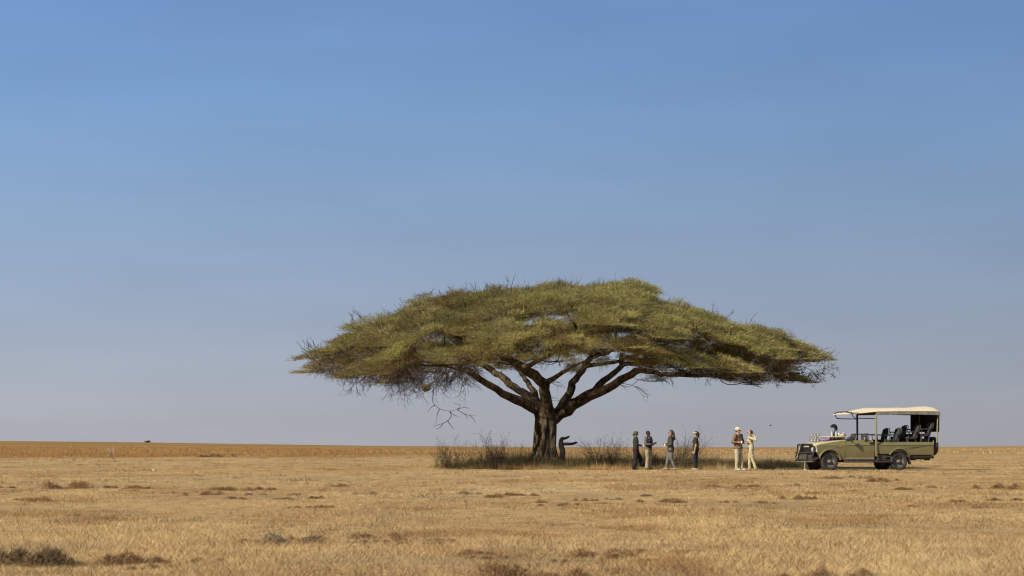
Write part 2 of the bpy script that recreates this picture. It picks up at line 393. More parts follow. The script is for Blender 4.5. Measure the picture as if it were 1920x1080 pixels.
grass_object('rank_grass', [rank(23000, 103, 124, (780, 1600), shade_h, 0.013, shade_col, shade_keep, (.65, 1.3)),
    rank(5200, 103.5, 118, (780, 1600), lambda x, y: shade_h(x, y) * 1.55 + .06, 0.010, lambda x, y: shade_col(x, y) * 1.15, lambda x, y: shade_keep(x, y) * np.interp(960 + x / y * F, [820, 900, 1000, 1300, 1340, 1560], [1, 1, .6, .6, .25, .15]), (.6, 1.4))])

# ------------------------------------------------------------------ low scrub tufts
def tuft_mesh(name, n, kind, seed):
    g = np.random.default_rng(seed)
    # several small hummocks make one irregular clump, about 1 m wide and 0.35 m high
    k = g.integers(4, 8); hc = np.c_[g.normal(0, 0.30, k), g.normal(0, 0.22, k)]; hs = g.uniform(0.5, 1.0, k)
    w_ = g.integers(0, k, n); r = np.abs(g.normal(0, 0.20, n)) * hs[w_]; a = g.uniform(0, 2 * np.pi, n)
    bx, by = hc[w_, 0] + np.cos(a) * r, hc[w_, 1] + np.sin(a) * r
    H_ = 0.26 * hs[w_] * np.exp(-(r / (0.26 * hs[w_])) ** 2)
    bz = H_ * g.random(n) ** .7
    L_ = g.uniform(.02, .085, n)
    d_ = np.c_[np.cos(a) * .5, np.sin(a) * .5, g.uniform(0, .9, n)] + g.normal(0, .5, (n, 3)); d_ /= np.linalg.norm(d_, axis=1)[:, None]
    long_ = g.random(n) < .05; L_[long_] *= 2.2
    tip = np.c_[bx, by, bz] + d_ * L_[:, None]
    t = g.uniform(0, 2 * np.pi, n); wd = g.uniform(0.003, 0.008, n)
    v = np.empty((n, 3, 3)); v[:, 0] = np.c_[bx - np.cos(t) * wd, by - np.sin(t) * wd, bz]; v[:, 1] = np.c_[bx + np.cos(t) * wd, by + np.sin(t) * wd, bz]; v[:, 2] = tip
    pal = {'brown': [(0.33, 0.20, 0.095), (0.44, 0.29, 0.14), (0.19, 0.115, 0.06)], 'dark': [(0.19, 0.13, 0.068), (0.33, 0.22, 0.11), (0.13, 0.105, 0.05)],
           'olive': [(0.19, 0.155, 0.07), (0.33, 0.24, 0.115), (0.11, 0.09, 0.045)], 'grey': [(0.33, 0.255, 0.15), (0.42, 0.31, 0.17), (0.18, 0.135, 0.085)]}[kind]
    pal = np.array(pal); c = pal[g.choice(3, n, p=[0.5, 0.3, 0.2])] * g.uniform(0.75, 1.25, n)[:, None]
    me = np_mesh(name, v.reshape(-1, 3), np.arange(n * 3).reshape(-1, 3), M_BLADE, None, np.repeat(c, 3, 0))
    d = me.data; bpy.data.objects.remove(me); return d
TUFT = {k: [tuft_mesh('scrub_tuft', 8000, k, i * 17 + j) for j in range(4)] for i, k in enumerate(['brown', 'dark', 'olive', 'grey'])}
def tuft(px, py, wpx, kind, label, group=None, tall=1.0):
    Y = F * CH / (py - HOR); x = XY(px, Y)
    sc = wpx / F * Y * (1.32 if py > 1000 else 1.15); tall *= (.82 if py > 1000 else 1.1)
    o = bpy.data.objects.new('scrub_tuft', random.choice(TUFT[kind]))
    o.location = (x, Y, gz1(x, Y) - 0.015); o.scale = (sc, sc * 1.1, sc * tall); o.rotation_euler = (0, 0, random.uniform(0, 6.28))
    return tag(link(o), label, 'shrub', group)
BIG = [
    (62, 1059, 150, 'dark', 'largest dark olive scrub clump, near the bottom left corner', 1.0),
    (12, 1060, 60, 'dark', 'dark scrub clump cut by the left edge of the frame', 0.8),
    (138, 1059, 60, 'olive', 'olive scrub clump just right of the largest dark clump', 0.9),
    (203, 1055, 45, 'dark', 'narrow dark tuft standing alone right of the bottom left clumps', 1.0),
    (255, 1056, 120, 'brown', 'wide reddish brown scrub clump behind a darker low tuft at bottom left', 0.9),
    (277, 1068, 60, 'dark', 'dark low tuft in front of the wide reddish brown clump', 0.75),
    (360, 1058, 55, 'brown', 'brown rounded tuft with dark foot, between two reddish clumps at bottom left', 0.9),
    (395, 1048, 40, 'brown', 'small brown tuft up and right of the brown rounded tuft', 0.7),
    (418, 1062, 34, 'dark', 'small dark tuft lowest of the pair at bottom left', 0.6),
    (550, 1021, 90, 'grey', 'grey wiry scrub clump in the near left field', 1.0),
    (488, 1018, 70, 'brown', 'thin brown scrub clump left of the grey wiry one', 0.7),
    (604, 1012, 60, 'brown', 'rust coloured upright tuft right of the grey wiry clump', 1.0),
    (660, 1030, 45, 'dark', 'small dark green tuft below left of a black shadowed tuft', 0.7),
    (680, 1019, 50, 'dark', 'blackish tuft in the middle of the near field', 0.8),
    (700, 1008, 80, 'brown', 'broad brown scrub behind the blackish tuft', 0.8),
    (742, 1016, 80, 'brown', 'brown scrub trailing right from the blackish tuft', 0.7),
    (795, 1022, 80, 'brown', 'russet low scrub left of centre with dark foot', 0.7),
    (830, 1014, 70, 'brown', 'paler brown scrub touching the russet low scrub on its right', 0.6),
    (905, 1042, 70, 'brown', 'brown scrub tuft with a dark right end below the tree trunk', 0.7),
    (928, 1047, 50, 'dark', 'low dark tuft adjoining the brown one below the tree trunk', 0.6),
    (965, 1082, 110, 'brown', 'big reddish scrub clump cut by the bottom edge below the trunk', 1.1),
    (1020, 1084, 80, 'brown', 'reddish scrub at the bottom edge right of the big reddish clump', 0.9),
    (1062, 1054, 40, 'dark', 'small dark tuft with an orange top above the bottom edge', 0.8),
    (1092, 1046, 80, 'brown', 'wide brown scrub with dark underside in the near centre', 0.8),
    (1090, 1024, 40, 'dark', 'small dark peak of scrub behind the wide brown scrub', 0.8),
    (1042, 1020, 50, 'brown', 'thin brown tuft farthest back of the near centre scrub', 0.7),
    (1165, 1048, 90, 'brown', 'brown scrub low and loose right of the near centre', 0.8),
    (1218, 1056, 40, 'dark', 'dark speckled tuft with a rust base below the standing people', 1.0),
    (1250, 1050, 60, 'brown', 'flat line of brown scrub below the standing people', 0.5),
    (1285, 1040, 80, 'brown', 'loose brown scrub farthest right of the near centre scrub', 0.6),
    (1344, 1047, 36, 'dark', 'compact black brown tuft standing alone below the couple in cream', 0.9),
    (1518, 1086, 90, 'brown', 'brown scrub clump with black side cut by the bottom edge at right', 1.0),
    (1756, 1043, 30, 'dark', 'tiny dark tuft alone in the right foreground', 0.6),
    (1782, 1048, 32, 'dark', 'flat dark tuft just right of the tiny one in the right foreground', 0.35),
    (208, 917, 24, 'dark', 'dark tuft in a row of brown scrub in the left middle distance', 0.9),
    (160, 917, 80, 'brown', 'brown scrub left of the dark tuft in the left middle distance', 0.6),
    (258, 918, 60, 'brown', 'brown scrub right of the dark tuft in the left middle distance', 0.45),
    (422, 920, 60, 'brown', 'flat dark brown scrub in the middle distance left of the tree', 0.45),
    (598, 935, 28, 'dark', 'little dark tuft at the right end of a scrub row left of the tree', 0.9),
    (402, 857, 46, 'brown', 'rust brown bush patch standing in the far orange grass', 0.5),
    (1245, 940, 50, 'brown', 'brown tuft left of its dark twin below the walking woman', 0.6),
    (1268, 940, 24, 'dark', 'dark tuft right of its brown twin below the walking woman', 0.7),
    (1500, 934, 40, 'brown', 'brown tuft standing below the front wheels of the vehicle', 0.8),
    (1860, 916, 46, 'brown', 'brown tuft in the right middle distance behind the vehicle side', 0.8),
    (1915, 938, 60, 'olive', 'flat olive scrub at the right edge of the frame', 0.35),
]
for b in BIG: tuft(b[0], b[1], b[2], b[3], b[4], None, b[5])
SMALL = [(385, 930, 40), (440, 936, 40), (470, 930, 36), (520, 936, 40), (560, 930, 40), (500, 918, 40), (640, 912, 40), (690, 928, 34), (20, 915, 30), (45, 938, 40), (70, 940, 50),
         (150, 966, 30), (555, 950, 30), (485, 973, 20), (140, 976, 16), (620, 950, 40), (985, 930, 40), (1010, 940, 40), (1045, 946, 44), (960, 930, 40), (1100, 938, 30), (1130, 942, 34),
         (1150, 936, 30), (1172, 944, 26), (1210, 928, 30), (1355, 940, 24), (1400, 914, 40), (1425, 942, 30), (1345, 914, 30), (1640, 902, 40), (1560, 898, 40), (1600, 896, 36), (1660, 900, 30),
         (1745, 914, 40), (1790, 940, 40), (1830, 950, 34), (1700, 948, 28), (880, 928, 40), (920, 932, 40), (1595, 922, 30), (1480, 912, 30), (1545, 926, 40), (1690, 918, 40)]
for px, py, wd in SMALL:
    tuft(px + random.uniform(-6, 6), py, wd, 'brown' if random.random() < .75 else 'grey', 'small tuft of dry brown scrub dotting the straw coloured plain', 'small scrub tufts dotting the plain', random.uniform(.4, .8))

# ------------------------------------------------------------------ twiggy growth
def grow(out, p, d, length, r, depth, g, spread=0.6, kids=3, wob=0.35, up=0.0):
    """random branching twig system: polylines with radii"""
    pts = [Vector(p)]; n = 4; d = Vector(d).normalized()
    for i in range(n):
        d = (d + Vector((g.uniform(-1, 1), g.uniform(-1, 1), g.uniform(-1, 1))) * wob + Vector((0, 0, up))).normalized()
        pts.append(pts[-1] + d * length / n)
    out.append((pts, [r * (1 - 0.55 * i / n) for i in range(n + 1)]))
    if depth > 0:
        for k in range(kids):
            q = pts[g.randint(1, n)]
            dd = (d + Vector((g.uniform(-1, 1), g.uniform(-1, 1), g.uniform(-.6, 1))) * spread).normalized()
            grow(out, q, dd, length * g.uniform(.5, .75), r * 0.6, depth - 1, g, spread, kids, wob, up)
def twig_obj(name, lines, m, parent=None, seg=4):
    b = MB()
    for pts, rad in lines: b.tube(pts, rad, seg, cap=False)
    return b.build(name, m, parent, smooth=True)

def bush(px, Y, hpx, wpx, stems, seed, label, name='bare_bush', thin=0.010, leaf=0, m=None, lean=0.0):
    g = random.Random(seed); x = XY(px, Y); ht = hpx / F * Y; wd = wpx / F * Y
    z = gz1(x, Y)
    root = tag(empty(name, (x, Y, z)), label, 'bush')
    lines = []
    for i in range(int(stems * 1.8)):
        a = g.uniform(0, 6.28); sp = g.uniform(0.1, 1.0); hv = g.uniform(.55, 1.1)
        d = Vector((math.cos(a) * sp * wd * 0.5 + lean * ht, math.sin(a) * sp * wd * 0.5, ht * (1.05 - 0.45 * sp) * hv))
        grow(lines, (math.cos(a) * .16 * wd, math.sin(a) * .10, 0), d, d.length * 0.62, thin * g.uniform(.7, 1.3), 2, g, 0.75, 3, 0.22, 0.03)
    twig_obj('stem', lines, m or M_TWIG, root, 3)
    if leaf:
        r2 = np.random.default_rng(seed); n = leaf * 2
        k = r2.integers(0, len(lines), n)
        c = np.array([lines[i][0][r2.integers(1, 5)][:] for i in k]) + r2.normal(0, 0.04, (n, 3)); c[:, 2] = np.abs(c[:, 2]) * r2.uniform(.3, 1, n)
        dd = r2.normal(0, 1, (n, 3)); dd /= np.linalg.norm(dd, axis=1)[:, None]; e = np.cross(dd, r2.normal(0, 1, (n, 3))); e /= np.linalg.norm(e, axis=1)[:, None]
        v = np.stack([c - e * .012, c + e * .012, c + dd * .07], 1).reshape(-1, 3)
        cc = np.array([[0.16, 0.125, 0.06]]) * r2.uniform(.6, 1.5, (n, 1))
        np_mesh('foliage', v, np.arange(3 * n).reshape(-1, 3), M_LEAF, root, np.repeat(cc, 3, 0))
    return root
bush(928, 109.5, 78, 90, 16, 11, 'bare dark twiggy bush standing in the grass just left of the trunk', leaf=900)
bush(850, 112.4, 66, 76, 13, 12, 'sparse thin bush at the left end of the tall grass', leaf=700)
bush(1136, 108.6, 84, 92, 17, 13, 'bare twiggy rounded bush between the forked stump and the people', leaf=500)
bush(1272, 106.5, 84, 62, 13, 14, 'thin leaning bush behind the woman in the hooded jacket', leaf=900, lean=0.35)
bush(985, 110.8, 54, 30, 6, 15, 'small sparse bush against the left foot of the trunk', leaf=300)
bush(1218, 107.5, 46, 60, 10, 16, 'low thin bush hidden behind the two guides with cups', leaf=500)
# a dead pale branch lying in the left field
pb = tag(empty('dead_branch', (XY(216, 152), 152, gz1(XY(216, 152), 152))), 'pale dead branch with a dark stick lying in the far left field', 'branch')
ln = []; g_ = random.Random(5)
for i in range(9): grow(ln, (-.2 * i * .3, 0, .55 - .02 * i), (-.6 + i * .16, g_.uniform(-.4, .4), .5), .45, .012, 2, g_, .8, 3, .3)
twig_obj('twig', ln, M_TWIG_PALE, pb, 3)
twig_obj('stick', [([(-.25, 0, .55), (-.05, -.05, .25), (.12, -.1, 0.02)], [.014, .02, .024])], M_DEADWOOD, pb, 6)
# a far tree on the skyline
ft = tag(empty('far_tree', (XY(278, 1900), 1900, gz1(XY(278, 1900), 1900) - 0.3)), 'tiny dark tree far off on the left skyline', 'tree')
r2 = np.random.default_rng(3); n = 1500
p = r2.normal(0, 1, (n, 3)); p /= np.linalg.norm(p, axis=1)[:, None]; p *= r2.random((n, 1)) ** .4 * np.array([2.3, 2.2, 0.55]); p[:, 2] += 1.05 + 0.25 * np.sin(p[:, 0] * 1.7)
e1 = r2.normal(0, .28, (n, 3)); e2 = r2.normal(0, .28, (n, 3))
np_mesh('crown', np.stack([p, p + e1, p + e2], 1).reshape(-1, 3), np.arange(3 * n).reshape(-1, 3), M_LEAF, ft, np.tile([[0.15, 0.145, 0.10]], (3 * n, 1)))
b = MB(); b.tube([(0, 0, -.2), (.1, 0, .7), (.4, 0, 1.4)], [.25, .18, .1], 6); b.tube([(.1, 0, .7), (-.6, .2, 1.4)], [.15, .08], 6); b.build('trunk', M_BARK, ft)
# pale stones
for px, py, wd in ((806, 951, 7), (289, 883, 6), (677, 946, 5)):
    Y = F * CH / (py - HOR); x = XY(px, Y); s = wd / F * Y
    b = bmesh.new(); bmesh.ops.create_icosphere(b, subdivisions=2, radius=s * .5)
    for v in b.verts: v.co *= 1 + random.uniform(-.18, .18); v.co.z *= 0.7
    q = MB(); q.bm(b); o = q.build('stone', mat('pale_stone', (.55, .5, .42), .9, .2, 9), None, True)
    o.location = (x, Y, gz1(x, Y) + s * .2)
    tag(o, {806: 'white stone lying in the straw grass below the trunk', 289: 'white stone in the far left field near the dead branch', 677: 'small pale stone in the left middle of the field'}[px], 'stone')

# ------------------------------------------------------------------ the umbrella acacia
TY = 112.0; TS = F / TY             # pixels per metre at the tree
tx = XY(1021, TY); tree = tag(empty('acacia_tree', (tx, TY, gz1(tx, TY))), 'wide flat topped umbrella acacia with a thick trunk standing alone on the plain', 'tree')
T0 = Vector(tree.location)
def P(px, py, dy=0.0):
    """photo pixel at depth offset dy from the trunk, in the tree's own space"""
    return W(px, py, TY + dy) - T0
def smooth_path(pts, rad, step=0.35):
    """Catmull-Rom through the points"""
    out, rr = [], []
    for i in range(len(pts) - 1):
        p0 = pts[max(i - 1, 0)]; p1 = pts[i]; p2 = pts[i + 1]; p3 = pts[min(i + 2, len(pts) - 1)]
        n = max(2, int((p2 - p1).length / step))
        for k in range(n):
            t = k / n
            out.append(0.5 * ((2 * p1) + (p2 - p0) * t + (2 * p0 - 5 * p1 + 4 * p2 - p3) * t * t + (3 * p1 - p0 - 3 * p2 + p3) * t ** 3))
            rr.append(rad[i] + (rad[i + 1] - rad[i]) * t)
    out.append(pts[-1]); rr.append(rad[-1]); return out, rr
# traced limbs: pixel x, pixel y, radius in pixels, depth offset in metres
TRUNK = [(1020, 884, 36, 0), (1020, 868, 28, 0), (1022, 845, 20.5, 0), (1024, 815, 18.5, 0), (1024, 790, 19.5, 0), (1023, 774, 21, 0), (1021, 762, 13, 0)]
LIMBS = [
    [(1020, 775, 13, 0), (997, 761, 12, -.3), (970, 749, 10.5, -.9), (952, 744, 9.5, -1.3), (929, 731, 9, -1.8), (902, 715, 8, -2.4), (883, 701, 7.5, -2.9), (862, 690, 6.5, -3.4), (820, 680, 5, -4), (760, 672, 4, -4.8), (690, 668, 3, -5.2)],
    [(1015, 775, 13, 0), (1003, 755, 12, .2), (990, 740, 11, .3), (971, 731, 9, .8), (950, 713, 9, 1.6), (929, 699, 8.5, 2.3), (908, 686, 7, 3), (870, 668, 5.5, 4), (810, 645, 4, 5.2), (740, 640, 2.8, 6)],
    [(1010, 760, 10, .2), (1003, 745, 9, .8), (997, 730, 7, 1.4), (988, 715, 6, 2.2), (976, 700, 5, 3.2), (962, 678, 4.5, 4.5), (945, 645, 3.5, 6)],
    [(1026, 775, 17, -.2), (1024, 757, 15, -.5), (1023, 737, 13.5, -.9), (1020, 720, 13, -1.3), (1000, 705, 11.5, -1.8), (976, 687, 10, -2.4), (953, 674, 8, -3), (935, 664, 7, -3.6), (900, 645, 5, -4.5), (850, 630, 3.5, -5.5)],
    [(1021, 720, 7, -1.2), (1040, 707, 5.5, -1.7), (1057, 697, 4.5, -2.4), (1085, 682, 3.5, -3.4), (1130, 665, 2.5, -5)],
    [(978, 690, 7, -2.4), (994, 684, 6, -3.1), (1012, 676, 5.5, -3.8), (1042, 660, 4, -5), (1080, 645, 3, -6.5)],
    [(1040, 785, 13, 0), (1050, 766, 12, .4), (1060, 750, 11, .8), (1067, 735, 10, 1.2), (1074, 717, 9, 1.6), (1082, 704, 7.5, 1.9), (1100, 683, 7, 2.3), (1114, 667, 6.5, 2.6), (1138, 654, 5, 3.4), (1185, 628, 4, 4.4), (1240, 612, 3, 5.5)],
    [(1113, 668, 5.5, 2.6), (1096, 654, 5, 2.2), (1086, 636, 4.5, 2.4), (1078, 610, 3.5, 2.2), (1060, 585, 2.5, 2)],
    [(1100, 686, 5, 2.3), (1118, 684, 5, 1.6), (1138, 681, 4.5, .8), (1165, 676, 4, 0), (1205, 660, 3, -1)],
    [(1030, 790, 13.5, 0), (1050, 777, 14.5, -.2), (1074, 760, 13.5, -.5), (1103, 742, 11.5, -.9), (1138, 727, 10.5, -1.4), (1165, 712, 9.5, -1.8), (1184, 701, 9, -2.2), (1202, 693, 8, -2.5), (1222, 696, 6.5, -2.9), (1240, 702, 6, -3.2), (1262, 703, 5.5, -3.6), (1310, 704, 4.5, -4.2), (1370, 706, 3.5, -4.5), (1440, 702, 2.6, -4.6), (1500, 700, 2, -4.5)],
    [(1074, 757, 9, -.1), (1103, 738, 9, .3), (1126, 722, 8.5, .8), (1142, 706, 8, 1.4), (1158, 694, 7, 2), (1168, 684, 6.5, 2.6), (1185, 682, 5.5, 3.2), (1230, 678, 4.5, 4.2), (1300, 672, 3.5, 5), (1370, 668, 2.6, 5.5)],
    [(1166, 684, 6.5, 2.4), (1164, 668, 5, 2.8), (1175, 640, 4, 3.6), (1220, 610, 3, 5)],
]
nodes, nrad, npar, nlimb = [], [], [], []
limb_paths = []
for li, L in enumerate(LIMBS):
    pts, rad = smooth_path([P(a, b, d) for a, b, r, d in L], [r / TS * (.88 if i_ == 0 else .74) for i_, (a, b, r, d) in enumerate(L)])
    for k in range(2, len(pts) - 1): pts[k] = pts[k] + Vector((random.uniform(-1, 1), random.uniform(-1, 1), random.uniform(-1, 1))) * min(.055, rad[k] * .35)
    limb_paths.append((pts, rad)); prev = -1
    for p_, r_ in zip(pts, rad):
        nodes.append(p_); nrad.append(r_); npar.append(prev); nlimb.append(li); prev = len(nodes) - 1
tp, tr = smooth_path([P(a, b, d) for a, b, r, d in TRUNK], [r / TS for a, b, r, d in TRUNK], 0.2)
b = MB(); b.tube(tp, tr, 36, bark=0.14, seed=2)
for k in range(5):      # buttress ridges running up the trunk
    a = k * 1.26 + .3; zs = [0.0, .4, 1.0, 1.8, 2.6]
    b.tube([(0.02 * z + math.cos(a + z * .28) * (.75 - .3 * min(z, 1) ** .5 - .02 * z), math.sin(a + z * .28) * (.75 - .3 * min(z, 1) ** .5 - .02 * z), z - .1) for z in zs], [.26, .2, .16, .15, .12], 8, bark=.12, seed=k)
trunk = b.build('trunk', M_BARK, tree, smooth=True, angle=60)

# crown envelope, read off the photo's outline
TOPX = [555, 590, 640, 660, 690, 720, 760, 800, 860, 900, 960, 1000, 1040, 1100, 1150, 1190, 1210, 1260, 1310, 1340, 1365, 1410, 1450, 1480, 1520, 1545, 1565]
TOPY = [660, 648, 644, 628, 609, 601, 584, 558, 550, 546, 547, 546, 536, 534, 537, 544, 554, 571, 586, 596, 612, 616, 632, 648, 654, 662, 684]
BOTX = [555, 600, 650, 700, 800, 870, 900, 950, 1000, 1060, 1100, 1150, 1200, 1250, 1300, 1400, 1500, 1565]
BOTY = [690, 694, 698, 702, 704, 700, 688, 674, 672, 672, 664, 666, 684, 692, 702, 711, 712, 704]
XC = XY(1060, TY) - tx; RX = 500 / TS; RY = 11.2
def crown_z(x, y):
    x = np.asarray(x, float); y = np.asarray(y, float)
    px = 960 + (x + tx) / TY * F
    top = CH + (HOR - np.interp(px, TOPX, TOPY)) / TS
    top = top + (fbm(x / 2.0 + 7, y / 2.0, 201, 2) - .5) * .75
    rim = CH + (HOR - np.interp(px, BOTX, BOTY)) / (F / 104.5) + 0.15
    s = np.clip(np.abs(y) / (RY * np.sqrt(np.clip(1 - ((x - XC) / RX) ** 2, .02, 1))), 0, 1)
    k = (1 - s ** 2) ** 0.75
    return rim, rim + np.maximum(top - rim, 0.2) * k, s
# pads of foliage on a jittered hexagonal raster over the plan of the crown; HOLES are the gaps that show the inner branches
HOLES = [(1012, 594, 42, 13), (1290, 640, 55, 17), (1235, 612, 26, 10), (1118, 658, 30, 12), (866, 630, 20, 9), (1400, 668, 40, 10), (1175, 585, 34, 9), (820, 580, 24, 9), (770, 622, 26, 8)]
def in_hole(x, y, z):
    k = (y + TY) / F; px = 960 + (x + tx) / k; py = HOR - (z - CH) / k
    return y < 3 and any(((px - a) / c) ** 2 + ((py - b_) / d) ** 2 < 1 for a, b_, c, d in HOLES)
pads = []
g_ = random.Random(21); step = 1.5
for i in range(-12, 13):
    for j in range(-12, 13):
        x = XC + (i + .5 * (j % 2)) * step + g_.uniform(-.6, .6); y = j * step * .87 + g_.uniform(-.6, .6)
        u = math.hypot((x - XC) / RX, y / RY)
        if u > 0.96: continue
        rim, top, s = crown_z(x, y)
        sz = g_.uniform(.7, 1.45) * (1 if u < .85 else .8)
        z = float(top) - (g_.uniform(.10, .55) if u < .8 else g_.uniform(.05, .3))
        if g_.random() > 0.05 and not in_hole(x, y, z): pads.append((x, y, z, sz, g_.uniform(.16, .28), 0))
        for st_ in (1, 2):
            z = float(top) - .72 * st_ - g_.uniform(0, .35)
            x2, y2 = x + g_.uniform(-.7, .7), y + g_.uniform(-.7, .7)
            if u > .40 + .15 * st_ and g_.random() < (.50 if x < 2 else .46) and z > float(rim) + .05 and not in_hole(x2, y2, z):
                pads.append((x2, y2, z, g_.uniform(.65, 1.2), g_.uniform(.12, .22), 1))
# low sprays that hang in front of the upper limbs
for px, py, dy, sz in ((893, 672, -7, .8), (930, 660, -8, .85), (972, 656, -7.5, .7), (1005, 664, -8, .75), (1048, 672, -8, .85), (1080, 692, -5, .55), (1096, 656, -7, .7), (1150, 650, -6, .8), (1188, 668, -6.5, .8), (1222, 680, -6, .75), (1130, 676, -3, .5), (985, 640, -6, .8), (1060, 640, -6, .8)):
    q = W(px, py, TY + dy); pads.append((q.x - tx, dy, q.z, sz, g_.uniform(.14, .24), 1))
# branches to every pad
pads.sort(key=lambda q: math.hypot(q[0], q[1]))
plen = [0.0] * len(nodes)
for i, q in enumerate(npar):
    if q >= 0: plen[i] = plen[q] + (nodes[i] - nodes[q]).length
usable = [i for i in range(len(nodes)) if nrad[i] < 0.26]
new_chains = []; cnt = [0] * len(nodes)
for (x, y, z, sz, th, low) in pads:
    t = Vector((x, y, z - .12 - T0.z)); best, bs = None, 1e9
    for i in usable:
        n_ = nodes[i]; d = (n_ - t).length
        if n_.z > t.z + .5: d += 1.5 * (n_.z - t.z)
        sc_ = d + .18 * plen[i] * .5
        if sc_ < bs: bs, best = sc_, i
    a = nodes[best]; dvec = t - a; L = dvec.length
    if L < .15: continue
    pr = npar[best]; dirp = (a - nodes[pr]).normalized() if pr >= 0 else dvec.normalized()
    c1 = a + dirp * L * .35 + Vector((g_.uniform(-.12, .12) * L, g_.uniform(-.12, .12) * L, g_.uniform(-.1, .05) * L)); c2 = t - Vector((dvec.x, dvec.y, dvec.z * .3)).normalized() * L * .3
    m_ = max(3, int(L / .3)); prev = best; ch = [best]
    for k in range(1, m_ + 1):
        u_ = k / m_; q = a * (1 - u_) ** 3 + c1 * 3 * u_ * (1 - u_) ** 2 + c2 * 3 * u_ * u_ * (1 - u_) + t * u_ ** 3
        q += Vector((g_.uniform(-1, 1), g_.uniform(-1, 1), g_.uniform(-1, 1))) * .045
        nodes.append(q); nrad.append(0); npar.append(prev); nlimb.append(-1); plen.append(plen[prev] + (q - nodes[prev]).length); cnt.append(0)
        prev = len(nodes) - 1; ch.append(prev); usable.append(prev)
    new_chains.append(ch)
    k = prev
    while k >= 0: cnt[k] += 1; k = npar[k]
for pts_rad in range(len(limb_paths)):
    pts, rad = limb_paths[pts_rad]
    b = MB(); seg = 14 if rad[0] > .2 else 9
    b.tube(pts, [r * random.uniform(.94, 1.08) for r in rad], seg, bark=.2, seed=pts_rad)
    b.build('limb', M_BARK, tree, smooth=True, angle=60)
b = MB()
for ch in new_chains:
    r_ = [max(.016, .021 * cnt[k] ** .52) if cnt[k] else .016 for k in ch]
    r_[0] = min(r_[0], r_[1] * 1.15)
    b.tube([nodes[k] for k in ch], r_, 6, cap=False)
br = b.build('branchwork', mat('branch_bark', (0.085, 0.066, 0.05), .95, .45, 4, .02, 25), tree, smooth=True); br['kind'] = 'stuff'

# foliage: many thin sprays, pad by pad
fv, fc, tw = [], [], []
for (x, y, z, sz, th, low) in pads:
    px = 960 + (x + tx) / TY * F
    n = int(4200 * sz ** 2 * (0.8 if low else 1))
    # each pad is a handful of sprays that radiate from its twigs
    ns = max(6, int(13 * sz)); sa = rng.uniform(0, 2 * np.pi, ns); sr = sz * rng.uniform(.15, .95, ns) ** .7
    w_ = rng.integers(0, ns, n); spread = .10 + .12 * sz
    lx = np.cos(sa[w_]) * sr[w_] + rng.normal(0, spread, n); ly = np.sin(sa[w_]) * sr[w_] + rng.normal(0, spread, n)
    a = np.arctan2(ly, lx); r = np.hypot(lx, ly)
    e = .4
    zz = [float(crown_z(x + dx, y + dy)[1]) for dx, dy in ((e, 0), (-e, 0), (0, e), (0, -e))]
    sxl, syl = np.clip((zz[0] - zz[1]) / (2 * e), -.9, .9) * .55, np.clip((zz[2] - zz[3]) / (2 * e), -1.1, 1.1) * .5
    sprz = rng.normal(.02, .15, ns)[w_]
    lz = sxl * lx + syl * ly + th * (1 - np.minimum(r / sz, 1.2) ** 2) * rng.uniform(-.4, 1.0, n) + sprz + rng.normal(0, .045, n)
    lz = np.maximum(lz, -0.40 if math.hypot((x - XC) / RX, y / RY) < .8 else -0.22)
    base = np.stack([x + lx, y + ly, z + lz - T0.z], -1)
    rad2 = np.array([x - XC, y]); rad2 = rad2 / (np.linalg.norm(rad2) + 2.0)
    d = np.stack([np.cos(a) * .6 + rad2[0] * .8 + .12, np.sin(a) * .6 + rad2[1] * .8, rng.uniform(-.05, .65, n) + .2 * (r > .8 * sz)], -1) + rng.normal(0, .40, (n, 3))
    d /= np.linalg.norm(d, axis=1)[:, None]
    L = rng.uniform(.05, .155, n) * (1 + 1.1 * (r / sz > .8) * rng.random(n)) * np.where(rng.random(n) < .04, 2.2, 1)
    q = np.cross(d, rng.normal(0, 1, (n, 3))); q /= np.linalg.norm(q, axis=1)[:, None]
    wdt = rng.uniform(.006, .0125, n)[:, None]
    fv.append(np.stack([base - q * wdt, base + q * wdt, base + d * L[:, None]], 1))
    hue = rng.random(); leftness = np.clip((950 - px) / 350, 0, 1)
    gcol = np.array([0.305, 0.288, 0.096]) * (1 - hue * .45) + np.array([0.355, 0.280, 0.118]) * hue * .45
    tone = rng.uniform(.8, 1.25)
    c = gcol[None] * (tone * (1.15 if low else 1)) * (rng.uniform(.74, 1.26, ns)[w_] * rng.uniform(.68, 1.32, n))[:, None]  # low pads coloured lighter to offset the shade beneath the crown
    dryp = np.clip(.10 + .22 * low + .30 * leftness * (rng.random() < .6), 0, .6)
    dry = (rng.random(ns) < dryp)[w_] & (rng.random(n) < .75) | (rng.random(n) < .08)
    c[dry] = np.array([0.26, 0.165, 0.075]) * rng.uniform(.55, 1.25, dry.sum())[:, None]
    twg = rng.random(n) < .07; c[twg] = np.array([0.11, 0.08, 0.06])
    fc.append(np.repeat(c[:, None], 3, 1))
    # fine twigs inside the pad
    for k in range(int(9 * sz)):
        aa = g_.uniform(0, 6.28); rr = sz * g_.uniform(.5, 1.05); c0 = Vector((x, y, z - .14 - T0.z))
        e_ = c0 + Vector((math.cos(aa) * rr, math.sin(aa) * rr, (sxl * math.cos(aa) + syl * math.sin(aa)) * rr + g_.uniform(-.1, .22)))
        md = (c0 + e_) / 2 + Vector((g_.uniform(-.1, .1), g_.uniform(-.1, .1), g_.uniform(-.1, .12)))
        tw.append(([c0, md, e_], [.022, .016, .008]))
fv = np.concatenate(fv).reshape(-1, 3); fc = np.concatenate(fc).reshape(-1, 3)
crown = np_mesh('crown', fv, np.arange(len(fv)).reshape(-1, 3), M_LEAF, tree, fc)
print('foliage faces', len(fv) // 3, 'pads', len(pads))
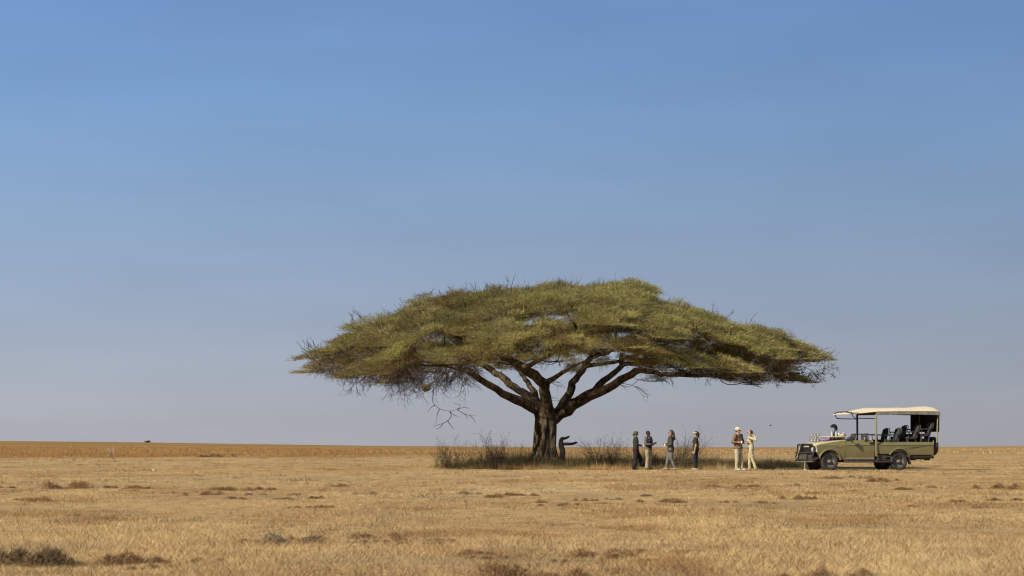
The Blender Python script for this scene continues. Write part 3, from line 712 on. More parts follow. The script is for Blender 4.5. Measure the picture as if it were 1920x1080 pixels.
# bare twigs under the rim: thick on the left, sparse on the right
for i in range(330):
    left = g_.random() < .72
    px = g_.uniform(590, 905) if left else g_.uniform(1190, 1560)
    dy = g_.uniform(-8, 5); x = XY(px, TY + dy) - tx
    lim = RY * math.sqrt(max(.03, 1 - ((x - XC) / RX) ** 2)); dy = max(-lim * .95, min(lim * .95, dy))
    py = np.interp(px, BOTX, BOTY) - g_.uniform(4, 16)
    p_ = P(px, py, dy)
    sgn = -1 if left else 1
    drop = np.interp(px, [590, 680, 740, 880, 905], [.25, .6, .75, .7, .3]) if left else .33
    grow(tw, p_, (sgn * g_.uniform(-.5, 1.2), g_.uniform(-.6, .6), -g_.uniform(.0, .9) * (1 if left else .5)), drop * g_.uniform(.8, 1.5), .019, 2, g_, 1.0, 4, .42, -.03)
# bare tops and spikes above the outline
for px, py, hh in ((690, 612, .6), (676, 622, .5), (700, 608, .4), (1392, 622, .55), (1330, 592, .4), (1350, 600, .45), (1500, 664, .35), (1185, 542, .3), (905, 546, .3), (800, 560, .4), (770, 580, .4), (1045, 536, .25), (1440, 636, .3)):
    grow(tw, P(px, py + 6, g_.uniform(-1, 1)), (-.5 if px < 800 else .5, 0, .8), hh * 1.3, .022, 2, g_, .8, 3, .3)
for i in range(620):
    x = XC + g_.uniform(-.95, .95) * RX; y = -RY * g_.uniform(.0, .98) * math.sqrt(max(0, 1 - ((x - XC) / RX) ** 2))
    _, top, _s = crown_z(x, y)
    grow(tw, Vector((x, y, float(top) - g_.uniform(.15, .6) - T0.z)), (g_.uniform(-1, 1), -g_.uniform(.1, .9), g_.uniform(-.1, .7)), g_.uniform(.35, .8), .016, 1, g_, .8, 3, .35)
for i in range(130):
    px = g_.uniform(885, 1260); grow(tw, P(px, np.interp(px, BOTX, BOTY) + g_.uniform(-22, 8), g_.uniform(-8, 4)), (g_.uniform(-1, 1), g_.uniform(-1, 1), g_.uniform(-.5, .5)), g_.uniform(.3, .7), .015, 2, g_, .9, 3, .4)
for i in range(190):
    px = g_.uniform(570, 1555); py = np.interp(px, TOPX, TOPY) + g_.uniform(2, 12)
    grow(tw, P(px, py, g_.uniform(-2.5, 2.5)), (np.clip((px - 1040) / 350, -1, 1) + .25, 0, .75), g_.uniform(.22, .5), .015, 1, g_, .7, 3, .25)
for px, py in ((1215, 714), (1190, 722), (1175, 720), (1030, 735), (1040, 715)):      # dry sprays on the right hand limb
    grow(tw, P(px - 25, py - 4, -1.6), (.9, -.3, -.25), .8, .018, 2, g_, .6, 4, .22, -.03)
# the dangling broken branch
for L in ([(798, 705), (806, 722), (813, 728), (811, 752), (816, 760), (825, 767), (843, 771), (857, 768)], [(843, 771), (846, 780), (839, 789), (830, 794), (820, 797), (812, 800)], [(857, 768), (868, 775), (880, 779), (893, 780)], [(825, 767), (820, 776), (819, 788), (815, 797)], [(806, 722), (798, 730), (793, 741)], [(843, 771), (850, 778), (860, 781)], [(830, 794), (826, 801), (818, 804)], [(880, 779), (888, 786), (891, 794)], [(857, 768), (870, 764), (880, 766)], [(816, 760), (808, 764), (803, 772)], [(857, 768), (864, 760), (852, 756)], [(839, 789), (846, 799), (852, 806)], [(871, 776), (878, 785)]):
    pts, rad = smooth_path([P(a, c, -6.5) for a, c in L], list(np.linspace(.022, .009, len(L))), .12); tw.append((pts, rad))
twigs = twig_obj('twig', tw, M_TWIG, tree, 3); twigs['kind'] = 'stuff'
# nest hung in the low twigs on the left
b = MB(); nv = []
gg = random.Random(4)
for k in range(420):
    a = gg.uniform(0, 6.28); z_ = gg.uniform(-1, 1); rr = math.sqrt(1 - z_ * z_); p_ = Vector((math.cos(a) * rr * .2, math.sin(a) * rr * .18, z_ * .17))
    if (p_ - Vector((-.03, -.18, -.03))).length < .08: continue
    t_ = Vector((gg.uniform(-1, 1), gg.uniform(-1, 1), gg.uniform(-1, 1))).cross(p_).normalized() * gg.uniform(.05, .12)
    b.tube([p_ - t_, p_ * 1.03, p_ + t_ * .8], [.006, .009, .005], 4, cap=False)
bm_ = bmesh.new(); bmesh.ops.create_icosphere(bm_, subdivisions=3, radius=.15)
for v in bm_.verts: v.co = Vector((v.co.x * 1.2, v.co.y, v.co.z))
b.bm(bm_)
nest = b.build('bird_nest', mat('nest_straw', (.19, .15, .075), .95, .5, 30), None, True); nest.location = W(799, 727, TY - 6.5); nest.scale = (.95, .9, .85)
tag(nest, 'round woven grass nest hanging in the low left twigs of the tree', 'nest')

# forked dead stump beside the trunk
st = MB()
base_ = W(1053, 878, TY - 1.0); sx0 = Vector((base_.x, TY - 1.0, gz1(base_.x, TY - 1.0)))
SP_ = lambda px, py: W(px, py, TY - 1.0) - sx0
pts, rad = smooth_path([SP_(1054, 882), SP_(1054, 858), SP_(1055, 846), SP_(1052, 836), SP_(1052, 826), SP_(1055, 822)], [.19, .14, .13, .12, .105, .08], .08); st.tube(pts, rad, 12, bark=.1, seed=1)
pts, rad = smooth_path([SP_(1052, 827), SP_(1055, 822), SP_(1060, 822), SP_(1064, 820), SP_(1068, 818)], [.08, .075, .06, .055, .03], .06); st.tube(pts, rad, 10, bark=.1, seed=2)
pts, rad = smooth_path([SP_(1052, 834), SP_(1058, 832.5), SP_(1066, 832.5), SP_(1074, 832), SP_(1079, 830), SP_(1083, 829)], [.08, .075, .068, .06, .05, .02], .06); st.tube(pts, rad, 10, bark=.1, seed=3)
so_ = st.build('tree_stump', mat('weathered_stump', (.072, .055, .040), .95, .5, 9, .02, 30), None, True, 60); so_.location = sx0
tag(so_, 'dead forked stump with two bare stubs pointing right beside the thick trunk', 'stump')

# ------------------------------------------------------------------ people
def prim_cap(b, p0, r0, p1, r1, seg=12):
    p0, p1 = Vector(p0), Vector(p1); ax = (p1 - p0); L = ax.length
    t = ax.normalized() if L > 1e-6 else Vector((0, 0, 1)); n = t.orthogonal().normalized(); bi = t.cross(n)
    rings = []
    for k in range(5): a = math.pi / 2 * (1 - k / 4); rings.append((p0 - t * r0 * math.sin(a), max(r0 * math.cos(a), 1e-4)))
    for k in range(5): a = math.pi / 2 * k / 4; rings.append((p1 + t * r1 * math.sin(a), max(r1 * math.cos(a), 1e-4)))
    vv = [[b.verts.new(c + (n * math.cos(2 * math.pi * j / seg) + bi * math.sin(2 * math.pi * j / seg)) * r) for j in range(seg)] for c, r in rings]
    for i in range(len(vv) - 1):
        for j in range(seg): b.faces.new((vv[i][j], vv[i][(j + 1) % seg], vv[i + 1][(j + 1) % seg], vv[i + 1][j]))
    b.faces.new(vv[0][::-1]); b.faces.new(vv[-1])
def prim_ell(b, c, r, rot=None):
    m = Matrix.Translation(Vector(c)) @ (rot.to_4x4() if rot else Matrix()) @ Matrix.Diagonal((*r, 1))
    bmesh.ops.create_icosphere(b, subdivisions=3, radius=1.0, matrix=m)
def prim_loft(b, rings, seg=20):
    """rings: (x, y, z, half depth, half width) upright ellipses"""
    vv = [[b.verts.new((x + rx * math.cos(2 * math.pi * j / seg), y + ry * math.sin(2 * math.pi * j / seg), z)) for j in range(seg)] for x, y, z, rx, ry in rings]
    for i in range(len(vv) - 1):
        for j in range(seg): b.faces.new((vv[i][j], vv[i][(j + 1) % seg], vv[i + 1][(j + 1) % seg], vv[i + 1][j]))
    b.faces.new(vv[0][::-1]); b.faces.new(vv[-1])
def blob(name, prims, m, voxel, parent=None, smooth=3, noise=0.0, seed=0):
    """fuse overlapping primitives into one continuous skin"""
    b = bmesh.new()
    for p in prims:
        if p[0] == 'cap': prim_cap(b, *p[1:])
        elif p[0] == 'ell': prim_ell(b, *p[1:])
        else: prim_loft(b, *p[1:])
    bmesh.ops.recalc_face_normals(b, faces=b.faces)
    me = bpy.data.meshes.new(name); b.to_mesh(me); b.free()
    o = bpy.data.objects.new(name, me); col.objects.link(o)
    r = o.modifiers.new('fuse', 'REMESH'); r.mode = 'VOXEL'; r.voxel_size = voxel; r.use_smooth_shade = True
    if smooth:
        q = o.modifiers.new('soften', 'SMOOTH'); q.factor = 0.5; q.iterations = smooth
    dg = bpy.context.evaluated_depsgraph_get(); new = bpy.data.meshes.new_from_object(o.evaluated_get(dg))
    o.modifiers.clear(); o.data = new; new.name = name; bpy.data.meshes.remove(me)
    if noise:
        n = len(new.vertices); co = np.empty(n * 3, np.float32); new.vertices.foreach_get('co', co); co = co.reshape(-1, 3)
        no = np.empty(n * 3, np.float32); new.vertices.foreach_get('normal', no); no = no.reshape(-1, 3)
        k = (vnoise(co[:, 0] * 9 + seed + co[:, 1] * 5, co[:, 2] * 11 - co[:, 1] * 6, seed) - .5) + .5 * (vnoise(co[:, 1] * 20 + co[:, 0] * 9, co[:, 2] * 24, seed + 5) - .5)
        co += no * (k * noise)[:, None]; new.vertices.foreach_set('co', co.ravel())
    new.shade_smooth(); new.materials.clear(); new.materials.append(m)
    if parent is not None: o.parent = parent
    return o
def hand_prims(wrist, d, n, curl, s):
    """palm, four unequal bent fingers and a thumb; d: direction of the hand, n: side the fingers close towards"""
    d = Vector(d).normalized(); n = Vector(n); n = (n - d * n.dot(d)).normalized(); l = d.cross(n); w_ = Vector(wrist); out = []
    out.append(('cap', w_, .026 * s, w_ + d * .045 * s, .034 * s))
    for i, (off, ln) in enumerate(((-.030, .070), (-.010, .080), (.010, .076), (.029, .060))):
        p = w_ + (d * .080 + l * off) * s; dd = d.copy(); out.append(('cap', w_ + (d * .03 + l * off * .6) * s, .017 * s, p, .0115 * s))
        for k in range(3):
            dd = (dd * math.cos(curl) + n * math.sin(curl)).normalized(); nn = (n - dd * n.dot(dd)).normalized() if abs(n.dot(dd)) < .98 else -d
            q = p + dd * ln * s * (.45, .32, .23)[k]; out.append(('cap', p, .0105 * s, q, .0095 * s)); p = q; n2 = nn
    tb = w_ + (d * .025 - l * .03) * s; t1 = tb + (d * .035 - l * .028 + n * .02) * s; out += [('cap', tb, .015 * s, t1, .0125 * s), ('cap', t1, .0125 * s, t1 + (d * .03 + n * .02) * s, .010 * s)]
    return out
_mc = {}
def cloth(name, c, var=.12):
    k = (name, c)
    if k not in _mc: _mc[k] = mat(name, c, .9, var, 14, .01, 28, spec=.1)
    return _mc[k]
def person(px, Y, H, face, label, skin, shirt, trousers, shoe, hair, pose):
    s = H / 1.72; V = lambda *p: Vector(p) * s
    q = pose; lean = q.get('lean', 0.0); lx = lambda z: lean * max(0, z - .93)
    sh = {k: V(lx(1.41), y * q.get('broad', 1), 1.41) for k, y in (('l', .185), ('r', -.185))}
    el = {k: V(*q['elbow_' + k]) for k in 'lr'}; wr = {k: V(*q['wrist_' + k]) for k in 'lr'}
    hip = {'l': V(0, .088, .90), 'r': V(0, -.088, .90)}
    an = {k: V(*q['ankle_' + k]) for k in 'lr'}; kn = {k: V(*q['knee_' + k]) for k in 'lr'}
    b_ = q.get('bulk', 1.0); hz = V(lx(1.6), 0, 0)
    # ---- head, turned and tilted on the neck
    piv = V(lx(1.48) - .005, 0, 1.50); hr = Euler((0, q.get('nod', 0), q.get('turn', 0))).to_matrix()
    Hd = lambda x, y, z: piv + hr @ (V(x, y, z - 1.50))
    Hr = hr
    body = [('cap', V(lx(1.40), 0, 1.40), .062 * s, piv + V(0.005, 0, .03), .052 * s),
            ('ell', Hd(-.005, 0, 1.625), (.098 * s, .077 * s, .10 * s), Hr), ('ell', Hd(.028, 0, 1.565), (.066 * s, .058 * s, .072 * s), Hr),
            ('ell', Hd(.055, 0, 1.525), (.030 * s, .030 * s, .022 * s), Hr), ('cap', Hd(.086, 0, 1.618), .012 * s, Hd(.108, 0, 1.585), .016 * s),
            ('cap', Hd(.070, .025, 1.632), .016 * s, Hd(.070, -.025, 1.632), .016 * s), ('cap', Hd(.080, .018, 1.552), .011 * s, Hd(.080, -.018, 1.552), .011 * s),
            ('ell', Hd(-.012, .078, 1.60), (.018 * s, .010 * s, .030 * s), Hr), ('ell', Hd(-.012, -.078, 1.60), (.018 * s, .010 * s, .030 * s), Hr),
            ('loft', [(lx(z) * s, 0, z * s, rx * s * b_, ry * s * b_) for z, rx, ry in ((.84, .095, .14), (.95, .105, .155), (1.08, .09, .135), (1.25, .105, .155), (1.38, .09, .165), (1.43, .06, .10))])]
    for k in 'lr':
        body += [('cap', sh[k], .055 * s, el[k], .042 * s), ('cap', el[k], .041 * s, wr[k], .029 * s), ('cap', hip[k], .085 * s, kn[k], .058 * s), ('cap', kn[k], .056 * s, an[k], .038 * s),
                 ('cap', an[k], .04 * s, an[k] + V(.10, 0, -.045), .03 * s)]
        body += hand_prims(wr[k], q.get('hdir_' + k, wr[k] - el[k]), q.get('hnorm_' + k, (0, -1 if k == 'l' else 1, 0)), q.get('curl_' + k, .55), s)
    o = blob('person', body, mat('skin', skin, .55, .08, 12), .0085 * s, None, 2)
    x = XY(px, Y); o.location = (x, Y, gz1(x, Y)); o.rotation_euler = (0, 0, R(face)); tag(o, label, 'person', None)
    M = o.matrix_basis.copy()
    # ---- clothes
    sl = q.get('sleeve', 'long'); sw = q.get('loose', 1.0); hem = q.get('hem', .86)
    pr = [('loft', [(lx(z) * s, 0, z * s, rx * s * b_ * sw, ry * s * b_ * sw) for z, rx, ry in ((hem, .146, .190), (.98, .134, .178), (1.08, .118, .156), (1.26, .132, .176), (1.38, .11, .182), (1.445, .068, .10))])]
    bust = q.get('bust', 0)
    if bust: pr += [('ell', V(lx(1.27) + .075, y, 1.265), (.07 * s * bust, .068 * s, .075 * s)) for y in (.065, -.065)]
    belly = q.get('belly', 0)
    if belly: pr += [('ell', V(.05, 0, 1.05), (.11 * s * belly, .14 * s, .13 * s))]
    for k in 'lr':
        pr.append(('cap', sh[k], .078 * s * sw, sh[k].lerp(el[k], .92 if sl == 'long' else .72), .060 * s * sw))
        if sl == 'long': pr += [('cap', el[k], .058 * s * sw, el[k].lerp(wr[k], q.get('cuff', .88)), .044 * s * sw)]
    blob('shirt', pr, cloth('shirt_cloth', shirt), .013 * s, o, 3, .022, int(px))
    tw_ = q.get('leg', 1.0); cf = q.get('flare', 1.0)
    pr = [('loft', [(0, 0, z * s, rx * s * b_, ry * s * b_) for z, rx, ry in ((.80, .112, .160), (.88, .122, .170), (.99, .104, .145))])]
    for k in 'lr':
        pr += [('cap', hip[k], .100 * s * tw_, kn[k], .074 * s * tw_), ('cap', kn[k], .073 * s * tw_, kn[k].lerp(an[k], .93), .058 * s * tw_ * cf)]
    blob('trousers', pr, cloth('trouser_cloth', trousers), .013 * s, o, 3, .026, int(px) + 3)
    for k in 'lr':
        a = an[k]; t = q.get('toe_' + k, -.02)
        blob('shoe', [('cap', a + V(-.05, 0, -.035), .042 * s, a + V(.05, 0, -.04), .044 * s), ('cap', a + V(.05, 0, -.045), .044 * s, a + V(.165, 0, -.05 + t + .02), .034 * s), ('cap', a + V(0, 0, .02), .05 * s, a + V(0, 0, -.02), .046 * s)], cloth('shoe_leather', shoe), .010 * s, o, 2)
    # ---- face and hair
    for y in (.03, -.03):
        blob('eye', [('ell', Hd(.083, y, 1.612), (.010 * s, .012 * s, .009 * s), Hr)], mat('eye_white_and_iris', (.06, .045, .035), .3, .1, 5), .004 * s, o, 0)
    blob('lips', [('cap', Hd(.0895, .016, 1.552), .0065 * s, Hd(.0895, -.016, 1.552), .0065 * s)], mat('lip_skin', tuple(c * .7 for c in skin), .5, .05, 5), .004 * s, o, 0)
    if hair is not None: blob('hair', [(p[0], *[Hd(*a) if isinstance(a, tuple) and i in ((0,) if p[0] == 'ell' else (0, 2)) else (tuple(v * s for v in a) if isinstance(a, tuple) else a * s) for i, a in enumerate(p[1:])]) for p in hair[1]], mat('hair', hair[0], .6, .3, 40), .010 * s, o, 1, hair[2] if len(hair) > 2 else .012, 3)
    if q.get('glasses'):
        g = MB()
        for y in (.033, -.033): g.box((-.006, y - .026, -.018), (.006, y + .026, .018), .004)
        g.box((-.004, -.010, .002), (.004, .010, .010)); g.box((-.085, .064, .002), (.0, .070, .010)); g.box((-.085, -.070, .002), (.0, -.064, .010))
        go_ = g.build('sunglasses', mat('dark_lens', (.015, .013, .012), .15, .1, 5, spec=.6), o); go_.location = Hd(.100, 0, 1.612); go_.rotation_euler = hr.to_euler(); go_.scale = (s, s, s)
    return o, s, Hd, Hr, M
def held_glass(o, s, M, wrist, d, label, c, tall=.11, name='drinking_glass', dz=0.0, rough=.2):
    """a tumbler gripped in the hand that belongs to the wrist"""
    p = Vector(wrist) * s + Vector(d).normalized() * .085 * s
    b = MB(); r = .033
    b.lathe([(0.001, 0), (r * .85, 0), (r, tall), (r * .92, tall), (r * .8, .006), (0.001, .006)], (0, 0, -tall * .45), 'Z', 16)
    g = b.build(name, mat(name + '_surface', c, rough, .08, 10, spec=.5), None, True)
    g.location = (Matrix.Translation(o.location) @ Euler((0, 0, o.rotation_euler.z)).to_matrix().to_4x4()) @ (p + Vector((0, 0, dz)))
    return tag(g, label, 'cup')

STAND = dict(knee_l=(.015, .10, .48), knee_r=(.015, -.10, .48), ankle_l=(-.01, .11, .085), ankle_r=(-.01, -.11, .085))
# 1 woman in dark green with a cap, facing right, one foot swinging forward, white cup in her hand
ps = dict(STAND, elbow_l=(.03, .24, 1.12), wrist_l=(.24, .17, 1.08), elbow_r=(.02, -.24, 1.12), wrist_r=(.24, -.15, 1.07), hdir_r=(1, .15, .0), hnorm_r=(0, 1, .2),
          knee_l=(.20, .08, .52), ankle_l=(.30, .08, .22), knee_r=(-.02, -.09, .48), ankle_r=(-.10, -.09, .085), leg=1.28, flare=1.5, loose=1.0, hem=.84, nod=.05, bust=.8)
o, s, Hd, Hr, M = person(1191.5, 104.6, 1.66, 4, 'person in dark green shirt and olive cap facing right with wide dark trousers', (.24, .135, .08), (.034, .037, .024), (.024, .020, .021), (.045, .05, .045),  # skin and clothes of the left four people darkened to paint tree shade
    ((.06, .04, .025), [('ell', (-.02, 0, 1.62), (.098, .085, .09)), ('cap', (-.08, 0, 1.60), .05, (-.10, 0, 1.53), .04)], .01), ps)
cm = cloth('cap_cloth', (.105, .098, .052))
blob('cap', [('ell', Hd(-.005, 0, 1.665), (.112 * s, .094 * s, .075 * s), Hr), ('cap', Hd(.05, .05, 1.665), .012 * s, Hd(.155, .03, 1.655), .009 * s), ('cap', Hd(.05, -.05, 1.665), .012 * s, Hd(.155, -.03, 1.655), .009 * s), ('cap', Hd(.07, 0, 1.668), .014 * s, Hd(.165, 0, 1.657), .010 * s), ('cap', Hd(-.08, .04, 1.64), .03 * s, Hd(-.10, .03, 1.56), .015 * s), ('cap', Hd(-.08, -.04, 1.64), .03 * s, Hd(-.10, -.03, 1.56), .015 * s)], cm, .009, o, 2)
held_glass(o, s, M, ps['wrist_r'], ps['hdir_r'], 'white cup in the hand of the person with the olive cap', (.75, .74, .70), .10, 'cup', rough=.5)
# 2 man in grey shirt and dark vest, khaki trousers, facing right towards the camera
ps = dict(STAND, elbow_r=(.0, -.29, 1.13), wrist_r=(.22, -.14, 1.13), elbow_l=(.04, .28, 1.13), wrist_l=(.27, .08, 1.17), hdir_r=(1, .35, .1), hnorm_r=(.2, 1, .1), hdir_l=(1, -.3, .15), hnorm_l=(0, -1, 0), broad=1.08, bulk=1.08, leg=1.18, flare=1.35, hem=.90, loose=1.03, cuff=.8)
o, s, Hd, Hr, M = person(1215, 104.4, 1.67, -32, 'person in grey long sleeved shirt with dark vest and khaki trousers, forearms raised', (.040, .024, .017), (.115, .104, .096), (.26, .215, .125), (.06, .045, .035),  # tree shade painted into skin and clothing colours
    ((.012, .010, .009), [('ell', (-.016, 0, 1.655), (.097, .082, .078))], .004), ps)
blob('vest', [('loft', [(0, 0, z * s, rx * s, ry * s) for z, rx, ry in ((.90, .150, .195), (1.0, .148, .192), (1.10, .140, .180), (1.26, .155, .186), (1.36, .130, .150), (1.42, .09, .11))])], cloth('vest_cloth', (.040, .026, .026)), .013, o, 3, .02, 8)
held_glass(o, s, M, ps['wrist_l'], ps['hdir_l'], 'dark mug held up by the person in the dark vest', (.05, .04, .035), .09, 'mug', rough=.4)
# 3 woman in a hooded grey jacket and pale jeans walking left
ps = dict(elbow_l=(-.05, .25, 1.12), wrist_l=(.17, .16, 1.06), hdir_l=(1, -.1, .1), hnorm_l=(0, -1, 0), elbow_r=(.02, -.25, 1.14), wrist_r=(.22, -.12, 1.10), hdir_r=(1, .3, .1), hnorm_r=(0, 1, 0),
          knee_l=(-.03, .08, .48), ankle_l=(-.19, .08, .085), knee_r=(.13, -.09, .48), ankle_r=(.20, -.09, .085), glasses=True, hem=.78, loose=1.06, leg=.98, flare=.85, nod=.0, bust=.6)
o, s, Hd, Hr, M = person(1257, 104.0, 1.71, 172, 'person walking left in grey hooded jacket and pale jeans with long brown hair', (.33, .185, .11), (.055, .054, .038), (.125, .128, .126), (.30, .19, .12),  # colours lowered here too, for the shade of the tree
    ((.060, .036, .020), [('ell', (-.025, 0, 1.65), (.100, .088, .085)), ('cap', (-.06, 0, 1.64), .075, (-.13, 0, 1.52), .055), ('cap', (-.13, 0, 1.54), .05, (-.16, .02, 1.34), .03), ('cap', (-.05, .06, 1.62), .03, (-.06, .07, 1.50), .02)], .03), ps)
blob('hood', [('ell', Vector((-.12, 0, 1.40)) * s, (.075 * s, .12 * s, .075 * s)), ('ell', Vector((-.15, 0, 1.34)) * s, (.05 * s, .09 * s, .06 * s))], cloth('shirt_cloth', (.075, .075, .058)), .012, o, 3, .02, 4)
held_glass(o, s, M, ps['wrist_l'], ps['hdir_l'], 'pale drink in the hand of the person in the hooded jacket', (.62, .60, .42), .10)
# 4 woman with a white visor and dark curly hair facing left, arm hanging
ps = dict(STAND, elbow_l=(-.03, .25, 1.12), wrist_l=(.03, .25, .87), hdir_l=(.12, 0, -1), hnorm_l=(.2, -1, 0), elbow_r=(.02, -.25, 1.12), wrist_r=(.12, -.24, .89), hdir_r=(.3, 0, -1), hnorm_r=(0, 1, 0), sleeve='short', hem=.84, loose=1.0, bust=1.15, belly=.95, leg=1.0, flare=1.0, glasses=True,
          ankle_l=(-.04, .09, .085), ankle_r=(.05, -.09, .085), curl_l=.3, curl_r=.3)
o, s, Hd, Hr, M = person(1304, 103.2, 1.64, 170, 'person in dark t-shirt and navy trousers with white visor and dark curly hair', (.36, .20, .115), (.036, .038, .023), (.017, .017, .024), (.34, .23, .15),  # skin and cloth carry the tree's shade in their colour
    ((.020, .014, .011), [('ell', (-.03, 0, 1.645), (.105, .10, .092)), ('ell', (-.09, 0, 1.58), (.075, .10, .085)), ('ell', (-.11, .03, 1.50), (.05, .07, .06)), ('ell', (-.10, -.04, 1.50), (.05, .06, .06))], .05), ps)
blob('visor', [('cap', Hd(.03, .07, 1.665), .014 * s, Hd(.14, .04, 1.65), .010 * s), ('cap', Hd(.03, -.07, 1.665), .014 * s, Hd(.14, -.04, 1.65), .010 * s), ('cap', Hd(.06, .0, 1.668), .02 * s, Hd(.155, .0, 1.65), .011 * s), ('cap', Hd(.09, .04, 1.67), .018 * s, Hd(.09, -.04, 1.67), .018 * s), ('cap', Hd(.06, .07, 1.67), .017 * s, Hd(-.05, .098, 1.675), .015 * s), ('cap', Hd(.06, -.07, 1.67), .017 * s, Hd(-.05, -.098, 1.675), .015 * s)], cloth('visor_cloth', (.56, .52, .44)), .008, o, 2)
blob('scarf', [('cap', Vector((-.06, .10, 1.46)) * s, .022 * s, Vector((.10, .05, 1.36)) * s, .02 * s), ('cap', Vector((-.06, -.10, 1.46)) * s, .022 * s, Vector((.10, -.05, 1.36)) * s, .02 * s)], cloth('scarf_cloth', (.55, .50, .44)), .010, o, 2)
# 5 tall person in a cream hat and brown jacket facing right
ps = dict(STAND, elbow_r=(-.06, -.31, 1.13), wrist_r=(.20, -.19, 1.13), hdir_r=(1, .25, .1), hnorm_r=(0, 1, 0), elbow_l=(.05, .29, 1.13), wrist_l=(.28, .14, 1.12), hdir_l=(1, -.2, .1), hnorm_l=(0, -1, 0), broad=1.1, bulk=1.08, loose=1.08, hem=.88, leg=1.12, flare=1.1, glasses=True, cuff=.55, ankle_l=(.10, .12, .085), knee_l=(.06, .11, .48), turn=.15)
o, s, Hd, Hr, M = person(1383, 102.3, 1.80, -38, 'tall person in cream hat and brown jacket with beige trousers, glass in hand', (.33, .19, .11), (.165, .108, .064), (.36, .315, .20), (.42, .36, .26),
    ((.05, .035, .022), [('ell', (-.03, 0, 1.60), (.085, .084, .06))], .008), ps)
blob('sun_hat', [('ell', Hd(-.01, 0, 1.675), (.108 * s, .092 * s, .082 * s), Hr), ('ell', Hd(-.03, 0, 1.65), (.105 * s, .096 * s, .03 * s), Hr), ('cap', Hd(.06, .03, 1.655), .016 * s, Hd(.13, .02, 1.645), .010 * s), ('cap', Hd(.06, -.03, 1.655), .016 * s, Hd(.13, -.02, 1.645), .010 * s)], cloth('hat_cloth', (.52, .45, .31)), .009, o, 2, .012, 5)
blob('belt', [('loft', [(0, 0, z * s, .142 * s, .192 * s) for z in (.90, .93, .945)])], cloth('belt_cloth', (.20, .16, .06)), .010, o, 1)
held_glass(o, s, M, ps['wrist_r'], ps['hdir_r'], 'pale glass in the hand of the person with the cream hat', (.66, .62, .48), .10)
# 6 person in cream with a scarf facing left, hand raised to the back of the head
ps = dict(elbow_l=(-.22, .22, 1.30), wrist_l=(-.15, .14, 1.50), hdir_l=(.12, -.25, 1), hnorm_l=(1, -.3, 0), curl_l=.35, elbow_r=(.04, -.22, 1.12), wrist_r=(.26, -.14, 1.20), hdir_r=(1, .1, .35), hnorm_r=(0, 1, 0),
          knee_l=(-.06, .09, .48), ankle_l=(-.20, .09, .085), knee_r=(.09, -.09, .48), ankle_r=(.07, -.09, .085), lean=.10, glasses=True, hem=.92, loose=.95, leg=1.0, flare=1.15, cuff=.7, bust=.7, bulk=.95, turn=-.1)
o, s, Hd, Hr, M = person(1407.5, 102.3, 1.70, 168, 'person in cream top and cream trousers with dark scarf, hand raised behind the head', (.40, .25, .14), (.42, .355, .215), (.40, .33, .19), (.25, .14, .08),
    ((.045, .025, .016), [('ell', (-.035, 0, 1.645), (.095, .085, .080)), ('ell', (-.125, 0, 1.60), (.04, .04, .04))], .010), ps)
blob('scarf', [('cap', Vector((.0, .05, 1.47)) * s, .04 * s, Vector((.10, .02, 1.40)) * s, .03 * s), ('cap', Vector((.0, -.05, 1.47)) * s, .04 * s, Vector((.10, -.02, 1.40)) * s, .03 * s), ('ell', Vector((.05, 0, 1.46)) * s, (.085 * s, .085 * s, .035 * s))], cloth('scarf_cloth', (.06, .04, .05), .5), .010, o, 2)
held_glass(o, s, M, ps['wrist_r'], ps['hdir_r'], 'dark glass held out by the person in cream', (.10, .06, .05), .10, dz=.0)

# a bird in the air
bx = MB(); bp_ = W(1444.5, 798, 240)
bx.tube([(-.22, 0, .02), (-.14, 0, .03), (0, 0, 0), (.12, 0, -.02), (.2, 0, -.05)], [.008, .05, .075, .045, .012], 8)
def wing(sg): 
    q = MB(); q.loft([[(-.10, 0, .02), (.08, 0, .02), (.08, 0, .0), (-.10, 0, .0)], [(-.06, sg * .22, .12), (.09, sg * .22, .11), (.09, sg * .22, .10), (-.06, sg * .22, .11)], [(.05, sg * .5, .16), (.12, sg * .48, .15), (.12, sg * .48, .145), (.05, sg * .5, .155)]]); return q
bm_dark = mat('bird_feathers', (.02, .018, .017), .7, .2, 20)
bird = bx.build('bird', bm_dark, None, True); bird.location = bp_; bird.scale = (.55, .55, .55); bird.rotation_euler = (0, R(12), R(25)); tag(bird, 'tiny dark bird flying right of the couple in cream', 'bird')
wing(1).build('wing', bm_dark, bird); wing(-1).build('wing', bm_dark, bird)

# ------------------------------------------------------------------ the safari vehicle
# own space: x towards the tail, y away from the camera side, z up; origin on the ground under the front axle
VROT = R(18.0)
vx = XY(1552.5, 104.0) - math.sin(VROT) * .75
veh = tag(empty('safari_vehicle', (vx, 104.0 + math.cos(VROT) * .75, 0), VROT), 'olive open sided safari truck with tiered seats under a cream canvas roof', 'vehicle')
veh.location.z = gz1(vx, 104.7) - .02; veh.scale = (1.035, 1.035, 1.035)
VM = Matrix.Translation(veh.location) @ Euler((0, 0, VROT)).to_matrix().to_4x4() @ Matrix.Scale(1.035, 4)
PAINT = mat('olive_paint', (.158, .136, .052), .30, .07, 3, dust=(.30, .24, .13), spec=.5)
PAINT_SUNLIT = mat('sunlit_olive_paint', (.44, .38, .22), .45, .07, 3, spec=.4)  # the same olive, lightened to paint in the sun on the bonnet
BLACK = mat('black_steel', (.020, .019, .018), .45, .25, 6, spec=.4, dust=(.075, .062, .045))
DARK = mat('dark_underbody', (.03, .027, .024), .85, .3, 5, dust=(.12, .10, .07))
RUBBER = mat('dusty_rubber', (.048, .043, .036), .9, .35, 9, .006, 50)
STEEL = mat('bare_steel', (.42, .41, .38), .4, .15, 8, metal=.7)
